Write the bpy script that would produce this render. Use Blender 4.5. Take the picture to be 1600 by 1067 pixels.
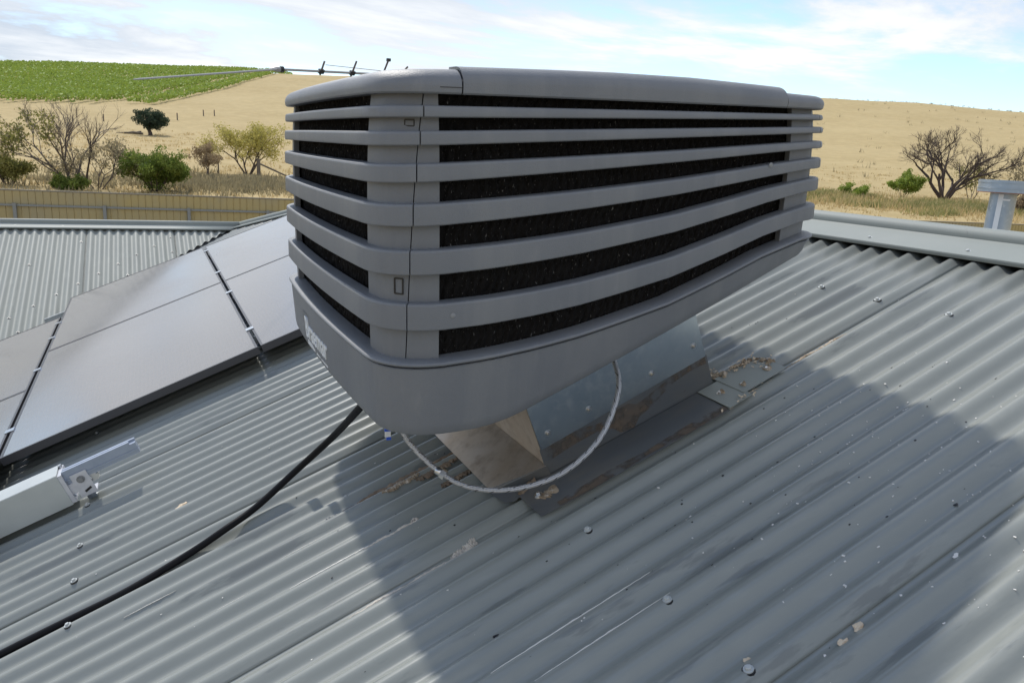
import bpy, bmesh, math, random
from mathutils import Vector, Matrix
random.seed(7)
rad = math.radians
for o in list(bpy.data.objects): bpy.data.objects.remove(o)
SC = bpy.context.scene
COL = SC.collection
EYE = 4.8                      # eye height above the ground beside the house (everything is built about the eye, then lifted)

# ------------------------------------------------------------------ camera
YAW, PITCH, ROLL = rad(26.153), rad(13.632), rad(3.2386)
cam = bpy.data.cameras.new('camera'); camo = bpy.data.objects.new('camera', cam); COL.objects.link(camo)
fwd = Vector((math.sin(YAW)*math.cos(PITCH), math.cos(YAW)*math.cos(PITCH), -math.sin(PITCH)))
rgt = Vector((math.cos(YAW), -math.sin(YAW), 0)); upv = rgt.cross(fwd)
r2 = math.cos(ROLL)*rgt + math.sin(ROLL)*upv; u2 = -math.sin(ROLL)*rgt + math.cos(ROLL)*upv
m = Matrix((r2, u2, -fwd)).transposed().to_4x4()
camo.matrix_world = m
cam.sensor_width = 36; cam.lens = 36*1177.2/1600; cam.clip_start = .05; cam.clip_end = 3000
SC.camera = camo

# ------------------------------------------------------------------ world and sun
SUN = Vector((-.105, .86, 1)).normalized()
W = bpy.data.worlds.new('World'); SC.world = W; W.use_nodes = True
nt = W.node_tree; nt.nodes.clear()
def N(tree, t, **kw):
    n = tree.nodes.new(t)
    for k, v in kw.items():
        if k.startswith('i_'): n.inputs[k[2:].replace('_', ' ')].default_value = v
        else: setattr(n, k, v)
    return n
out = N(nt, 'ShaderNodeOutputWorld'); bg = N(nt, 'ShaderNodeBackground'); bg.inputs[1].default_value = .145
sky = N(nt, 'ShaderNodeTexSky', sky_type='NISHITA', sun_disc=False, sun_elevation=math.asin(SUN.z),
        sun_rotation=math.atan2(SUN.x, SUN.y), altitude=100, air_density=1.0, dust_density=.15, ozone_density=3.0)
tc = N(nt, 'ShaderNodeTexCoord'); sep = N(nt, 'ShaderNodeSeparateXYZ')
nt.links.new(tc.outputs['Generated'], sep.inputs[0])
def mth(tree, op, a, b=None):
    n = N(tree, 'ShaderNodeMath', operation=op)
    for i, v in enumerate((a, b)):
        if v is None: continue
        if isinstance(v, (int, float)): n.inputs[i].default_value = v
        else: tree.links.new(v, n.inputs[i])
    return n.outputs[0]
zc = mth(nt, 'MAXIMUM', sep.outputs[2], 0.0)
den = mth(nt, 'ADD', zc, .11)
cx = mth(nt, 'DIVIDE', sep.outputs[0], den); cy = mth(nt, 'DIVIDE', sep.outputs[1], den)
comb = N(nt, 'ShaderNodeCombineXYZ'); nt.links.new(cx, comb.inputs[0]); nt.links.new(cy, comb.inputs[1])
mp = N(nt, 'ShaderNodeMapping'); nt.links.new(comb.outputs[0], mp.inputs[0])
mp.inputs['Rotation'].default_value = (0, 0, rad(28)); mp.inputs['Scale'].default_value = (.62, .95, 1); mp.inputs['Location'].default_value = (3.1, 1.3, 0)
no1 = N(nt, 'ShaderNodeTexNoise'); no1.inputs['Scale'].default_value = 1.0; no1.inputs['Detail'].default_value = 9; no1.inputs['Roughness'].default_value = .60; no1.inputs['Distortion'].default_value = .35
nt.links.new(mp.outputs[0], no1.inputs['Vector'])
no2 = N(nt, 'ShaderNodeTexNoise'); no2.inputs['Scale'].default_value = .28; no2.inputs['Detail'].default_value = 2
nt.links.new(mp.outputs[0], no2.inputs['Vector'])
cov = mth(nt, 'ADD', mth(nt, 'MULTIPLY', no1.outputs[0], .62), mth(nt, 'MULTIPLY', no2.outputs[0], .55))
rmp = N(nt, 'ShaderNodeValToRGB'); nt.links.new(cov, rmp.inputs[0])
rmp.color_ramp.elements[0].position = .520; rmp.color_ramp.elements[1].position = .600
rmp.color_ramp.elements[0].color = (.05, .05, .05, 1); rmp.color_ramp.elements[1].color = (.97, .97, .97, 1)
shade = N(nt, 'ShaderNodeValToRGB'); nt.links.new(no1.outputs[0], shade.inputs[0])
shade.color_ramp.elements[0].position = .40; shade.color_ramp.elements[1].position = .62
shade.color_ramp.elements[0].color = (3.15, 3.55, 4.15, 1); shade.color_ramp.elements[1].color = (5.3, 5.4, 5.5, 1)
mx = N(nt, 'ShaderNodeMix', data_type='RGBA')
nt.links.new(rmp.outputs[0], mx.inputs[0]); nt.links.new(sky.outputs[0], mx.inputs[6]); nt.links.new(shade.outputs[0], mx.inputs[7])
nt.links.new(mx.outputs[2], bg.inputs[0]); nt.links.new(bg.outputs[0], out.inputs[0])

sl = bpy.data.lights.new('sun', 'SUN'); sl.energy = 2.75; sl.angle = rad(2.2); sl.color = (1, .955, .88)
so = bpy.data.objects.new('sun', sl); COL.objects.link(so); so.rotation_euler = SUN.to_track_quat('Z', 'Y').to_euler()
SC.view_settings.view_transform = 'Standard'; SC.view_settings.look = 'None'; SC.view_settings.exposure = .42; SC.view_settings.gamma = 1
SC.view_settings.use_curve_mapping = False

# ------------------------------------------------------------------ helpers
def mesh(name, V, F, mat=None, parent=None, smooth=None, loc=None):
    me = bpy.data.meshes.new(name); me.from_pydata([tuple(v) for v in V], [], F); me.update()
    bm = bmesh.new(); bm.from_mesh(me); bmesh.ops.recalc_face_normals(bm, faces=bm.faces); bm.to_mesh(me); bm.free()
    return link(name, me, mat, parent, smooth, loc)
def link(name, me, mat=None, parent=None, smooth=None, loc=None):
    o = bpy.data.objects.new(name, me); COL.objects.link(o)
    if mat: me.materials.append(mat)
    if parent: o.parent = parent
    if loc is not None: o.location = loc
    if smooth is not None:
        for p in me.polygons: p.use_smooth = True
        try: me.set_sharp_from_angle(angle=rad(smooth))
        except Exception: pass
    return o
def rawmesh(name, V, F, mat=None, parent=None):      # leaves: no normal fixing
    me = bpy.data.meshes.new(name); me.from_pydata(V, [], F); me.update()
    return link(name, me, mat, parent)
def thing(name, label, cat, loc=(0, 0, 0), group=None, rot=None):
    o = bpy.data.objects.new(name, None); COL.objects.link(o); o.location = loc; o.empty_display_size = .1
    if rot is not None: o.rotation_euler = rot
    return tag(o, label, cat, group)
def tag(o, label, cat, group=None):
    o['label'] = label; o['category'] = cat
    if group: o['group'] = group
    return o
def kind(o, k): o['kind'] = k; return o
class MB:
    def __init__(s): s.V = []; s.F = []
    def add(s, V, F):
        n = len(s.V); s.V += [Vector(v) for v in V]; s.F += [tuple(i+n for i in f) for f in F]
    def box(s, c, ex, ey, ez):            # centre and half-extent vectors
        c = Vector(c); ex = Vector(ex); ey = Vector(ey); ez = Vector(ez)
        s.add([c+a*ex+b*ey+d*ez for a in (-1, 1) for b in (-1, 1) for d in (-1, 1)],
              [(0, 1, 3, 2), (4, 6, 7, 5), (0, 4, 5, 1), (2, 3, 7, 6), (0, 2, 6, 4), (1, 5, 7, 3)])
    def abox(s, lo, hi):
        lo = Vector(lo); hi = Vector(hi); s.box((lo+hi)/2, ((hi.x-lo.x)/2, 0, 0), (0, (hi.y-lo.y)/2, 0), (0, 0, (hi.z-lo.z)/2))
    def tube(s, P, R, n=8, cap=True):
        P = [Vector(p) for p in P]
        if not isinstance(R, (list, tuple)): R = [R]*len(P)
        base = len(s.V); prev = None
        for i, p in enumerate(P):
            t = (P[min(i+1, len(P)-1)] - P[max(i-1, 0)]).normalized()
            if prev is None: a = t.orthogonal().normalized()
            else: a = (prev - t*prev.dot(t)).normalized()
            prev = a; b = t.cross(a)
            for k in range(n):
                th = 2*math.pi*k/n; s.V.append(p + R[i]*(math.cos(th)*a + math.sin(th)*b))
        for i in range(len(P)-1):
            for k in range(n):
                s.F.append((base+i*n+k, base+i*n+(k+1) % n, base+(i+1)*n+(k+1) % n, base+(i+1)*n+k))
        if cap:
            s.F.append(tuple(base+k for k in reversed(range(n)))); s.F.append(tuple(base+(len(P)-1)*n+k for k in range(n)))
    def loft(s, rings, closed=True, cap=True):    # rings: list of equally long point lists
        base = len(s.V); n = len(rings[0])
        for r in rings: s.V += [Vector(p) for p in r]
        for i in range(len(rings)-1):
            for k in range(n if closed else n-1):
                s.F.append((base+i*n+k, base+i*n+(k+1) % n, base+(i+1)*n+(k+1) % n, base+(i+1)*n+k))
        if cap and closed:
            s.F.append(tuple(base+k for k in reversed(range(n)))); s.F.append(tuple(base+(len(rings)-1)*n+k for k in range(n)))
    def obj(s, name, mat=None, parent=None, smooth=None, loc=None): return mesh(name, s.V, s.F, mat, parent, smooth, loc)
def smooth_path(P, n=8):
    P = [Vector(p) for p in P]; out = []
    for i in range(len(P)-1):
        p0 = P[max(i-1, 0)]; p1 = P[i]; p2 = P[i+1]; p3 = P[min(i+2, len(P)-1)]
        for k in range(n):
            t = k/n
            out.append(.5*((2*p1)+(-p0+p2)*t+(2*p0-5*p1+4*p2-p3)*t*t+(-p0+3*p1-3*p2+p3)*t**3))
    out.append(P[-1]); return out
def interp(tab, x):
    if x <= tab[0][0]: return tab[0][1]
    for (a, b), (c, d) in zip(tab, tab[1:]):
        if x <= c: return b + (d-b)*(x-a)/(c-a)
    return tab[-1][1]
def sstep(t): t = max(0, min(1, t)); return t*t*(3-2*t)

# ------------------------------------------------------------------ materials
def mat(name, col, rough=.5, metal=0, spec=.5, var=None, bump=None, coat=0, sheen=0):
    """var = list of (scale, stretch xyz, colour2, lo, hi); bump = (scale, strength, stretch)"""
    m = bpy.data.materials.new(name); m.use_nodes = True; t = m.node_tree
    b = t.nodes['Principled BSDF']; b.inputs['Roughness'].default_value = rough; b.inputs['Metallic'].default_value = metal
    b.inputs['Specular IOR Level'].default_value = spec; b.inputs['Coat Weight'].default_value = coat
    b.inputs['Sheen Weight'].default_value = sheen
    b.inputs['Base Color'].default_value = (*col, 1)
    tcn = N(t, 'ShaderNodeTexCoord'); last = None
    def vec(st):
        mpn = N(t, 'ShaderNodeMapping'); t.links.new(tcn.outputs['Object'], mpn.inputs[0]); mpn.inputs['Scale'].default_value = st; return mpn.outputs[0]
    for (sc, st, c2, lo, hi) in (var or []):
        nz = N(t, 'ShaderNodeTexNoise'); nz.inputs['Scale'].default_value = sc; nz.inputs['Detail'].default_value = 6; nz.inputs['Roughness'].default_value = .6
        t.links.new(vec(st), nz.inputs['Vector'])
        rp = N(t, 'ShaderNodeValToRGB'); t.links.new(nz.outputs[0], rp.inputs[0])
        rp.color_ramp.elements[0].position = lo; rp.color_ramp.elements[1].position = hi
        mxn = N(t, 'ShaderNodeMix', data_type='RGBA'); t.links.new(rp.outputs[0], mxn.inputs[0])
        if last is None: mxn.inputs[6].default_value = (*col, 1)
        else: t.links.new(last, mxn.inputs[6])
        mxn.inputs[7].default_value = (*c2, 1); last = mxn.outputs[2]
    if last is not None: t.links.new(last, b.inputs['Base Color'])
    if bump:
        nz = N(t, 'ShaderNodeTexNoise'); nz.inputs['Scale'].default_value = bump[0]; nz.inputs['Detail'].default_value = 5
        t.links.new(vec(bump[2] if len(bump) > 2 else (1, 1, 1)), nz.inputs['Vector'])
        bp = N(t, 'ShaderNodeBump'); bp.inputs['Strength'].default_value = bump[1]; bp.inputs['Distance'].default_value = .004
        t.links.new(nz.outputs[0], bp.inputs['Height']); t.links.new(bp.outputs[0], b.inputs['Normal'])
    return m
M = {}
M['roof'] = mat('roof_paint', (.250, .264, .246), .28, 0, .55,
    [(2.2, (.6, 1.5, 1), (.232, .246, .230), .35, .7), (9, (.35, 3.5, 2), (.275, .288, .268), .52, .75), (40, (.3, 1.6, 1), (.215, .23, .22), .64, .76), (140, (1, 1, 1), (.33, .345, .33), .75, .80), (3.2, (.55, 4.0, 1), (.180, .192, .184), .605, .645)])
M['roof_rough'] = mat('rough_roof_paint', (.285, .30, .275), .62, 0, .35, [(2.2, (1.5, .6, 1), (.265, .28, .26), .35, .7), (9, (3.5, .35, 2), (.31, .325, .30), .52, .75)])  # same paint as the near slope, roughened to tame the sun glint there
M['cap'] = mat('capping_paint', (.255, .28, .265), .62, 0, .3, [(3, (1, 1, 1), (.28, .30, .285), .4, .7), (60, (1, 1, 1), (.21, .22, .21), .66, .76)])
M['plastic'] = mat('cooler_plastic', (.162, .171, .188), .48, 0, .45, [(5, (1, 1, 1), (.180, .188, .203), .35, .7), (4, (2.2, 2.2, .12), (.215, .220, .227), .48, .78), (26, (1, 1, .3), (.210, .215, .225), .60, .80), (120, (1, 1, 1), (.27, .275, .28), .74, .80)], (420, .30))
M['pad'] = mat('filter_pad', (.010, .009, .009), .9, 0, .2, [(260, (1, 1, .4), (.19, .185, .18), .64, .71)], (260, .8, (1, 1, .4)))  # pale flecks in the colour imitate specks of light on the honeycomb
M['galv'] = mat('galvanised_sheet', (.62, .68, .72), .27, 1, .5, [(6, (1, 1, 1), (.50, .57, .63), .4, .65), (40, (1, 1, 1), (.70, .74, .76), .5, .7)])
M['galv_brown'] = mat('brown_galvanised_sheet', (.56, .51, .46), .38, .75, .5, [(5, (1, 1, 1), (.46, .37, .28), .35, .65), (22, (1, 1, 1), (.34, .28, .23), .5, .75)])  # browner copy of the galvanised sheet for the downhill faces
M['flash'] = mat('flashing_paint', (.095, .105, .115), .42, 0, .5, [(9, (.4, 1.5, 1), (.135, .13, .12), .45, .7), (45, (1, 1, 1), (.05, .05, .05), .66, .74), (30, (1, 1, 1), (.20, .165, .125), .70, .78)])
M['silicone'] = mat('old_sealant', (.42, .35, .27), .75, 0, .3, [(30, (1, 1, 1), (.24, .18, .12), .4, .65), (80, (1, 1, 1), (.55, .50, .43), .55, .7)], (90, .6))
M['silicone_pale'] = mat('pale_sealant', (.60, .55, .48), .7, 0, .3, [(40, (1, 1, 1), (.36, .33, .30), .45, .68), (120, (1, 1, 1), (.12, .11, .10), .66, .72)], (90, .6))
M['mud'] = mat('brown_mud', (.25, .19, .135), .9, 0, .2, [(25, (1, 1, 1), (.15, .115, .085), .4, .65), (60, (1, 1, 1), (.34, .27, .20), .55, .75)], (80, .6))
M['rubber'] = mat('black_cable', (.006, .006, .008), .5, 0, .15, [(30, (1, 1, 1), (.011, .011, .011), .5, .8)])
M['steel'] = mat('bright_steel', (.60, .60, .60), .28, 1, .5)
M['screw'] = mat('painted_screw', (.50, .52, .51), .35, .2, .5)
M['alu'] = mat('aluminium', (.56, .60, .66), .26, 1, .5, [(18, (1, 1, 1), (.48, .52, .58), .4, .7)])
M['alu_white'] = mat('pale_grey_cover', (.48, .51, .51), .42, .25, .5, [(8, (1, 1, 1), (.43, .46, .46), .4, .7)])
M['alu_dull'] = mat('dull_aluminium', (.34, .39, .48), .42, .2, .5, [(14, (1, 1, 1), (.29, .34, .43), .4, .7)])
M['zinc'] = mat('zinc_plate', (.60, .61, .65), .4, .2, .5, [(30, (1, 1, 1), (.50, .51, .55), .4, .7)])
M['boom'] = mat('antenna_tube', (.36, .36, .36), .5, .5, .5)
M['frame'] = mat('anodised_frame', (.075, .075, .085), .34, .6, .5)
M['plug'] = mat('moulding_plug', (.23, .235, .24), .5)
M['smear'] = mat('brown_smear', (.135, .105, .080), .75, 0, .3, [(18, (.5, 1, 1), (.10, .088, .078), .4, .62), (50, (1, 1, 1), (.19, .145, .105), .6, .75)])
def patchy(m, sc):
    t = m.node_tree; pb = t.nodes['Principled BSDF']; tcn = N(t, 'ShaderNodeTexCoord'); nz = N(t, 'ShaderNodeTexNoise'); nz.inputs['Scale'].default_value = sc; nz.inputs['Detail'].default_value = 6
    t.links.new(tcn.outputs['Object'], nz.inputs['Vector']); r = N(t, 'ShaderNodeMapRange'); r.inputs[1].default_value = .38; r.inputs[2].default_value = .60; t.links.new(nz.outputs[0], r.inputs[0]); t.links.new(r.outputs[0], pb.inputs['Alpha'])
patchy(M['smear'], 24)
M['black'] = mat('black_frame', (.012, .012, .014), .38, 0, .5)
M['badge'] = mat('badge_silver', (.78, .80, .82), .4, .1, .5)
M['blue'] = mat('blue_tag', (.03, .10, .55), .5)
M['white'] = mat('white_tag', (.8, .8, .8), .5)
M['leaf_litter'] = mat('dry_leaf', (.66, .55, .41), .8, 0, .2, [(60, (1, 1, 1), (.36, .24, .14), .45, .7)])
M['chip'] = mat('pale_chip', (.72, .70, .66), .8, 0, .2)
M['fence'] = mat('fence_sheet', (.36, .30, .155), .55, 0, .4, [(.9, (1, 1, 1), (.31, .275, .18), .35, .7), (.35, (1, 1, 1), (.42, .32, .10), .45, .75)])
M['fence_cap'] = mat('fence_capping', (.20, .18, .14), .5)
M['fence_post'] = mat('fence_post_steel', (.22, .24, .26), .45, .5, .5)
M['wall'] = mat('rendered_wall', (.45, .42, .37), .85, 0, .3, [(3, (1, 1, 1), (.40, .37, .32), .4, .7)])
M['wood'] = mat('weathered_timber', (.20, .17, .14), .9, 0, .2, [(8, (1, 1, .2), (.13, .11, .09), .4, .7)])
M['bark_dark'] = mat('dark_bark', (.085, .066, .060), .9, 0, .2, [(3, (1, 1, .3), (.12, .095, .085), .4, .7)])
M['bark_grey'] = mat('grey_bark', (.17, .145, .135), .9, 0, .2, [(3, (1, 1, .3), (.10, .085, .08), .4, .7)])
def leafmat(name, a, b, tl=.42):
    m = mat(name, a, .65, 0, .3, [(1.6, (1, 1, 1), b, .38, .64)]); t = m.node_tree
    pb = t.nodes['Principled BSDF']; tr = N(t, 'ShaderNodeBsdfTranslucent'); ms = N(t, 'ShaderNodeMixShader'); ms.inputs[0].default_value = tl
    src = pb.inputs['Base Color'].links[0].from_socket; t.links.new(src, tr.inputs[0])
    t.links.new(pb.outputs[0], ms.inputs[1]); t.links.new(tr.outputs[0], ms.inputs[2]); t.links.new(ms.outputs[0], t.nodes['Material Output'].inputs[0]); return m
M['lf_green'] = leafmat('bush_leaf_green', (.105, .16, .03), (.21, .255, .055))
M['lf_olive'] = leafmat('olive_leaf', (.17, .175, .05), (.27, .255, .08))
M['lf_yellow'] = leafmat('yellow_green_leaf', (.40, .36, .09), (.52, .46, .15))
M['lf_dark'] = leafmat('dark_fig_leaf', (.030, .052, .034), (.060, .090, .055))
M['lf_brown'] = leafmat('dry_twig_leaf', (.26, .20, .13), (.36, .27, .16))
M['lf_bright'] = leafmat('bright_leaf', (.20, .27, .045), (.30, .38, .07))
M['lf_grey'] = leafmat('grey_scrub', (.24, .21, .13), (.33, .28, .165))
M['vine'] = leafmat('vine_leaf', (.255, .35, .062), (.32, .415, .085), .22)
M['drygrass'] = leafmat('dry_grass_blade', (.46, .35, .17), (.56, .44, .23))
M['greengrass'] = leafmat('green_grass_blade', (.21, .235, .08), (.40, .34, .15))
M['gum'] = mat('flue_galvanised', (.40, .45, .50), .42, .7, .5, [(7, (1, 1, .5), (.30, .35, .41), .4, .65), (30, (1, 1, 1), (.52, .55, .58), .55, .75)])
M['rust'] = mat('rust', (.30, .12, .06), .8)

# braided steel hose (uses UV along the hose)
def hosemat():
    m = bpy.data.materials.new('braided_hose'); m.use_nodes = True; t = m.node_tree; b = t.nodes['Principled BSDF']
    b.inputs['Metallic'].default_value = .75; b.inputs['Roughness'].default_value = .38
    uv = N(t, 'ShaderNodeTexCoord'); sp = N(t, 'ShaderNodeSeparateXYZ'); t.links.new(uv.outputs['UV'], sp.inputs[0])
    u = sp.outputs[0]; v = sp.outputs[1]                   # u in metres, v around 0..1
    a1 = mth(t, 'SINE', mth(t, 'MULTIPLY', mth(t, 'ADD', mth(t, 'MULTIPLY', u, 60), mth(t, 'MULTIPLY', v, 6)), 6.2832))
    a2 = mth(t, 'SINE', mth(t, 'MULTIPLY', mth(t, 'SUBTRACT', mth(t, 'MULTIPLY', u, 60), mth(t, 'MULTIPLY', v, 6)), 6.2832))
    w = mth(t, 'MULTIPLY', a1, a2)
    ph = mth(t, 'FRACT', mth(t, 'ADD', mth(t, 'MULTIPLY', u, 26), mth(t, 'MULTIPLY', v, 2)))
    dash = mth(t, 'MULTIPLY', mth(t, 'LESS_THAN', ph, .11), mth(t, 'LESS_THAN', mth(t, 'FRACT', mth(t, 'MULTIPLY', v, 3)), .6))
    c = N(t, 'ShaderNodeMix', data_type='RGBA'); c.inputs[6].default_value = (.50, .50, .51, 1); c.inputs[7].default_value = (.02, .015, .015, 1)
    t.links.new(dash, c.inputs[0]); t.links.new(c.outputs[2], b.inputs['Base Color'])
    bp = N(t, 'ShaderNodeBump'); bp.inputs['Strength'].default_value = .7; bp.inputs['Distance'].default_value = .001
    t.links.new(w, bp.inputs['Height']); t.links.new(bp.outputs[0], b.inputs['Normal'])
    return m
M['hose'] = hosemat()
def panelmat():
    m = bpy.data.materials.new('solar_glass'); m.use_nodes = True; t = m.node_tree; b = t.nodes['Principled BSDF']
    b.inputs['Roughness'].default_value = .16; b.inputs['IOR'].default_value = 2.1; b.inputs['Coat Weight'].default_value = .5; b.inputs['Specular Tint'].default_value = (1, .93, .89, 1); b.inputs['Coat IOR'].default_value = 1.65; b.inputs['Coat Roughness'].default_value = .12
    b.inputs['Sheen Weight'].default_value = .3; b.inputs['Sheen Roughness'].default_value = .4
    tcn = N(t, 'ShaderNodeTexCoord'); sp = N(t, 'ShaderNodeSeparateXYZ'); t.links.new(tcn.outputs['Object'], sp.inputs[0])
    fx = mth(t, 'FRACT', mth(t, 'MULTIPLY', sp.outputs[0], 1/.0182)); fy = mth(t, 'FRACT', mth(t, 'MULTIPLY', sp.outputs[1], 1/.0905))
    ln = mth(t, 'MAXIMUM', mth(t, 'LESS_THAN', fx, .06), mth(t, 'LESS_THAN', fy, .03))
    nz = N(t, 'ShaderNodeTexNoise'); nz.inputs['Scale'].default_value = 1.4; nz.inputs['Detail'].default_value = 4; t.links.new(tcn.outputs['Object'], nz.inputs['Vector'])
    c = N(t, 'ShaderNodeMix', data_type='RGBA'); c.inputs[6].default_value = (.070, .058, .056, 1); c.inputs[7].default_value = (.10, .09, .09, 1)
    t.links.new(ln, c.inputs[0]); t.links.new(c.outputs[2], b.inputs['Base Color'])
    rr = N(t, 'ShaderNodeMapRange'); rr.inputs[1].default_value = .35; rr.inputs[2].default_value = .65; rr.inputs[3].default_value = .12; rr.inputs[4].default_value = .24
    t.links.new(nz.outputs[0], rr.inputs[0]); t.links.new(rr.outputs[0], b.inputs['Roughness'])
    return m
M['solar'] = panelmat()
def groundmat():
    m = bpy.data.materials.new('dry_paddock'); m.use_nodes = True; t = m.node_tree; b = t.nodes['Principled BSDF']
    b.inputs['Roughness'].default_value = .95; b.inputs['Specular IOR Level'].default_value = .1
    tcn = N(t, 'ShaderNodeTexCoord')
    def nz(sc, st=(1, 1, 1), det=6):
        mpn = N(t, 'ShaderNodeMapping'); t.links.new(tcn.outputs['Object'], mpn.inputs[0]); mpn.inputs['Scale'].default_value = st
        n = N(t, 'ShaderNodeTexNoise'); n.inputs['Scale'].default_value = sc; n.inputs['Detail'].default_value = det; n.inputs['Roughness'].default_value = .65
        t.links.new(mpn.outputs[0], n.inputs['Vector']); return n.outputs[0]
    def ramp(v, lo, hi):
        r = N(t, 'ShaderNodeMapRange'); r.inputs[1].default_value = lo; r.inputs[2].default_value = hi; t.links.new(v, r.inputs[0]); return r.outputs[0]
    def mix(f, a, c):
        x = N(t, 'ShaderNodeMix', data_type='RGBA'); t.links.new(f, x.inputs[0])
        if isinstance(a, tuple): x.inputs[6].default_value = (*a, 1)
        else: t.links.new(a, x.inputs[6])
        x.inputs[7].default_value = (*c, 1); return x.outputs[2]
    c = mix(ramp(nz(.045), .35, .65), (.445, .35, .185), (.39, .30, .15))
    c = mix(ramp(nz(.5, (1, 1, 1)), .45, .75), c, (.50, .39, .205))
    c = mix(ramp(nz(1.6), .60, .80), c, (.30, .235, .12))
    c = mix(ramp(nz(.16), .60, .80), c, (.35, .27, .14))
    sp = N(t, 'ShaderNodeSeparateXYZ'); t.links.new(tcn.outputs['Object'], sp.inputs[0])
    d2 = mth(t, 'ADD', mth(t, 'MULTIPLY', sp.outputs[0], sp.outputs[0]), mth(t, 'MULTIPLY', sp.outputs[1], sp.outputs[1]))
    d = mth(t, 'SQRT', d2)
    c = mix(ramp(d, 16, 13), c, (.28, .25, .21))
    t.links.new(c, b.inputs['Base Color'])
    bp = N(t, 'ShaderNodeBump'); bp.inputs['Strength'].default_value = .5; bp.inputs['Distance'].default_value = .15
    t.links.new(nz(2.5), bp.inputs['Height']); t.links.new(bp.outputs[0], b.inputs['Normal'])
    return m
M['ground'] = groundmat()

# ------------------------------------------------------------------ terrain
BASE = [(0, -4.8), (15, -4.7), (23, -3.75), (27, -3.45), (45, -2.68), (60, -1.95), (80, -1.05), (110, .65), (140, 3.3), (170, 6.6), (210, 11.2), (250, 16.2), (300, 23.0), (330, 26.9), (352, 28.6), (380, 28.9), (430, 26), (600, 8), (900, -20)]
CREST = [(-60, 24), (-20, 22), (-7.5, 22.6), (-.5, 26.0), (9, 29.0), (20, 31.5), (30, 32), (40, 31.6), (47, 30.6), (52, 29.8), (58, 27.0), (70, 24), (120, 22), (200, 20), (300, 24)]
def zground(x, y):
    d = math.hypot(x, y); az = math.degrees(math.atan2(x, y))
    if az < -60: az += 360
    z = interp(BASE, d) + (interp(CREST, az)-28.2)*sstep((d-60)/270)*(1 if d < 380 else max(0, 1-(d-380)/300))
    if d > 28:
        k = min(1, (d-28)/40)
        z += k*(.22*math.sin(x*.11+1.3)*math.cos(y*.083) + .10*math.sin(x*.31+y*.23) + .05*math.sin(x*.9-y*.7))
    return z
rings = [1.5, 4, 8, 12, 15, 17, 19, 21, 23, 25, 27] + [27+2*i for i in range(1, 20)] + [66+4*i for i in range(0, 30)] + [190+8*i for i in range(0, 30)] + [450, 500, 600, 750, 900]
V = [(0, 0, zground(0, 0))]; F = []; NA = 288
for d in rings:
    for k in range(NA):
        a = 2*math.pi*k/NA; x = d*math.sin(a); y = d*math.cos(a); V.append((x, y, zground(x, y)))
for k in range(NA): F.append((0, 1+k, 1+(k+1) % NA))
for i in range(len(rings)-1):
    for k in range(NA): F.append((1+i*NA+k, 1+i*NA+(k+1) % NA, 1+(i+1)*NA+(k+1) % NA, 1+(i+1)*NA+k))
ground = kind(mesh('ground', V, F, M['ground'], None, 180), 'structure')
def pol(az, d): a = rad(az); return d*math.sin(a), d*math.cos(a)
def gp(az, d, dz=0): x, y = pol(az, d); return Vector((x, y, zground(x, y)+dz))

# ------------------------------------------------------------------ house with corrugated roof
TH = rad(22.107); TT = math.tan(TH); ES = Vector((math.cos(TH), 0, math.sin(TH))); EN = Vector((-math.sin(TH), 0, math.cos(TH)))
def RP(s, y, n=0): return Vector((0, y, -1.2)) + s*ES + n*EN             # point on the near roof slope
PIT = .0762; AMP = .0095; LAP0 = 3.0742; RIDGE_X = 2.50; EAVE_X = -2.6; XA, YA = .877, 8.37; HIPC = XA+YA; VALC = 7.493
XC, YW, ZW = -1.173, 8.246, -.894
house = thing('house', 'house under a grey green corrugated steel roof with ridge capping', 'house', (0, 0, -4.75))
HL = (0, 0, 4.75)
def prof(y, lap, jit=0):        # corrugation height over the roof plane; crest .031 above the lap edge
    return AMP*math.cos(2*math.pi*(y-(lap+.031))/PIT)
sheets = []
for k in range(-8, 10):
    lap = LAP0-.762*k; V = []; F = []; ys = []
    y = lap
    while y < lap+.762+.045: ys.append(y); y += PIT/12
    NX = 14; rows = 0; rs = random.Random(100+k)
    ph = [rs.uniform(0, 6.28) for _ in range(3)]
    for y in ys:
        x0 = max(EAVE_X, y-VALC+.05); x1 = min(RIDGE_X-.03, HIPC-y-.03)
        if x1-x0 < .03: continue
        edge = max(0, 1-(y-lap)/(PIT*.9))                     # over-lapping edge rides on the sheet below
        under = max(0, (y-(lap+.762-.01))/.055)
        for i in range(NX):
            x = x0+(x1-x0)*i/(NX-1); s = x/math.cos(TH)
            n = prof(y, lap)*(1+.10*edge) + .0030*edge - .0022*under
            n += .0007*math.sin(s*3.1+ph[0])+.0006*math.sin(s*1.3+y*5+ph[1])
            V.append(RP(s, y, n))
        rows += 1
    if rows < 3: continue
    for j in range(rows-1):
        for i in range(NX-1): F.append((j*NX+i, j*NX+i+1, (j+1)*NX+i+1, (j+1)*NX+i))
    o = mesh('roof_sheet', V, F, M['roof'], house, 60, HL); sheets.append((lap, o))
    sm = o.modifiers.new('thickness', 'SOLIDIFY'); sm.thickness = .0012; sm.offset = -1
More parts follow.
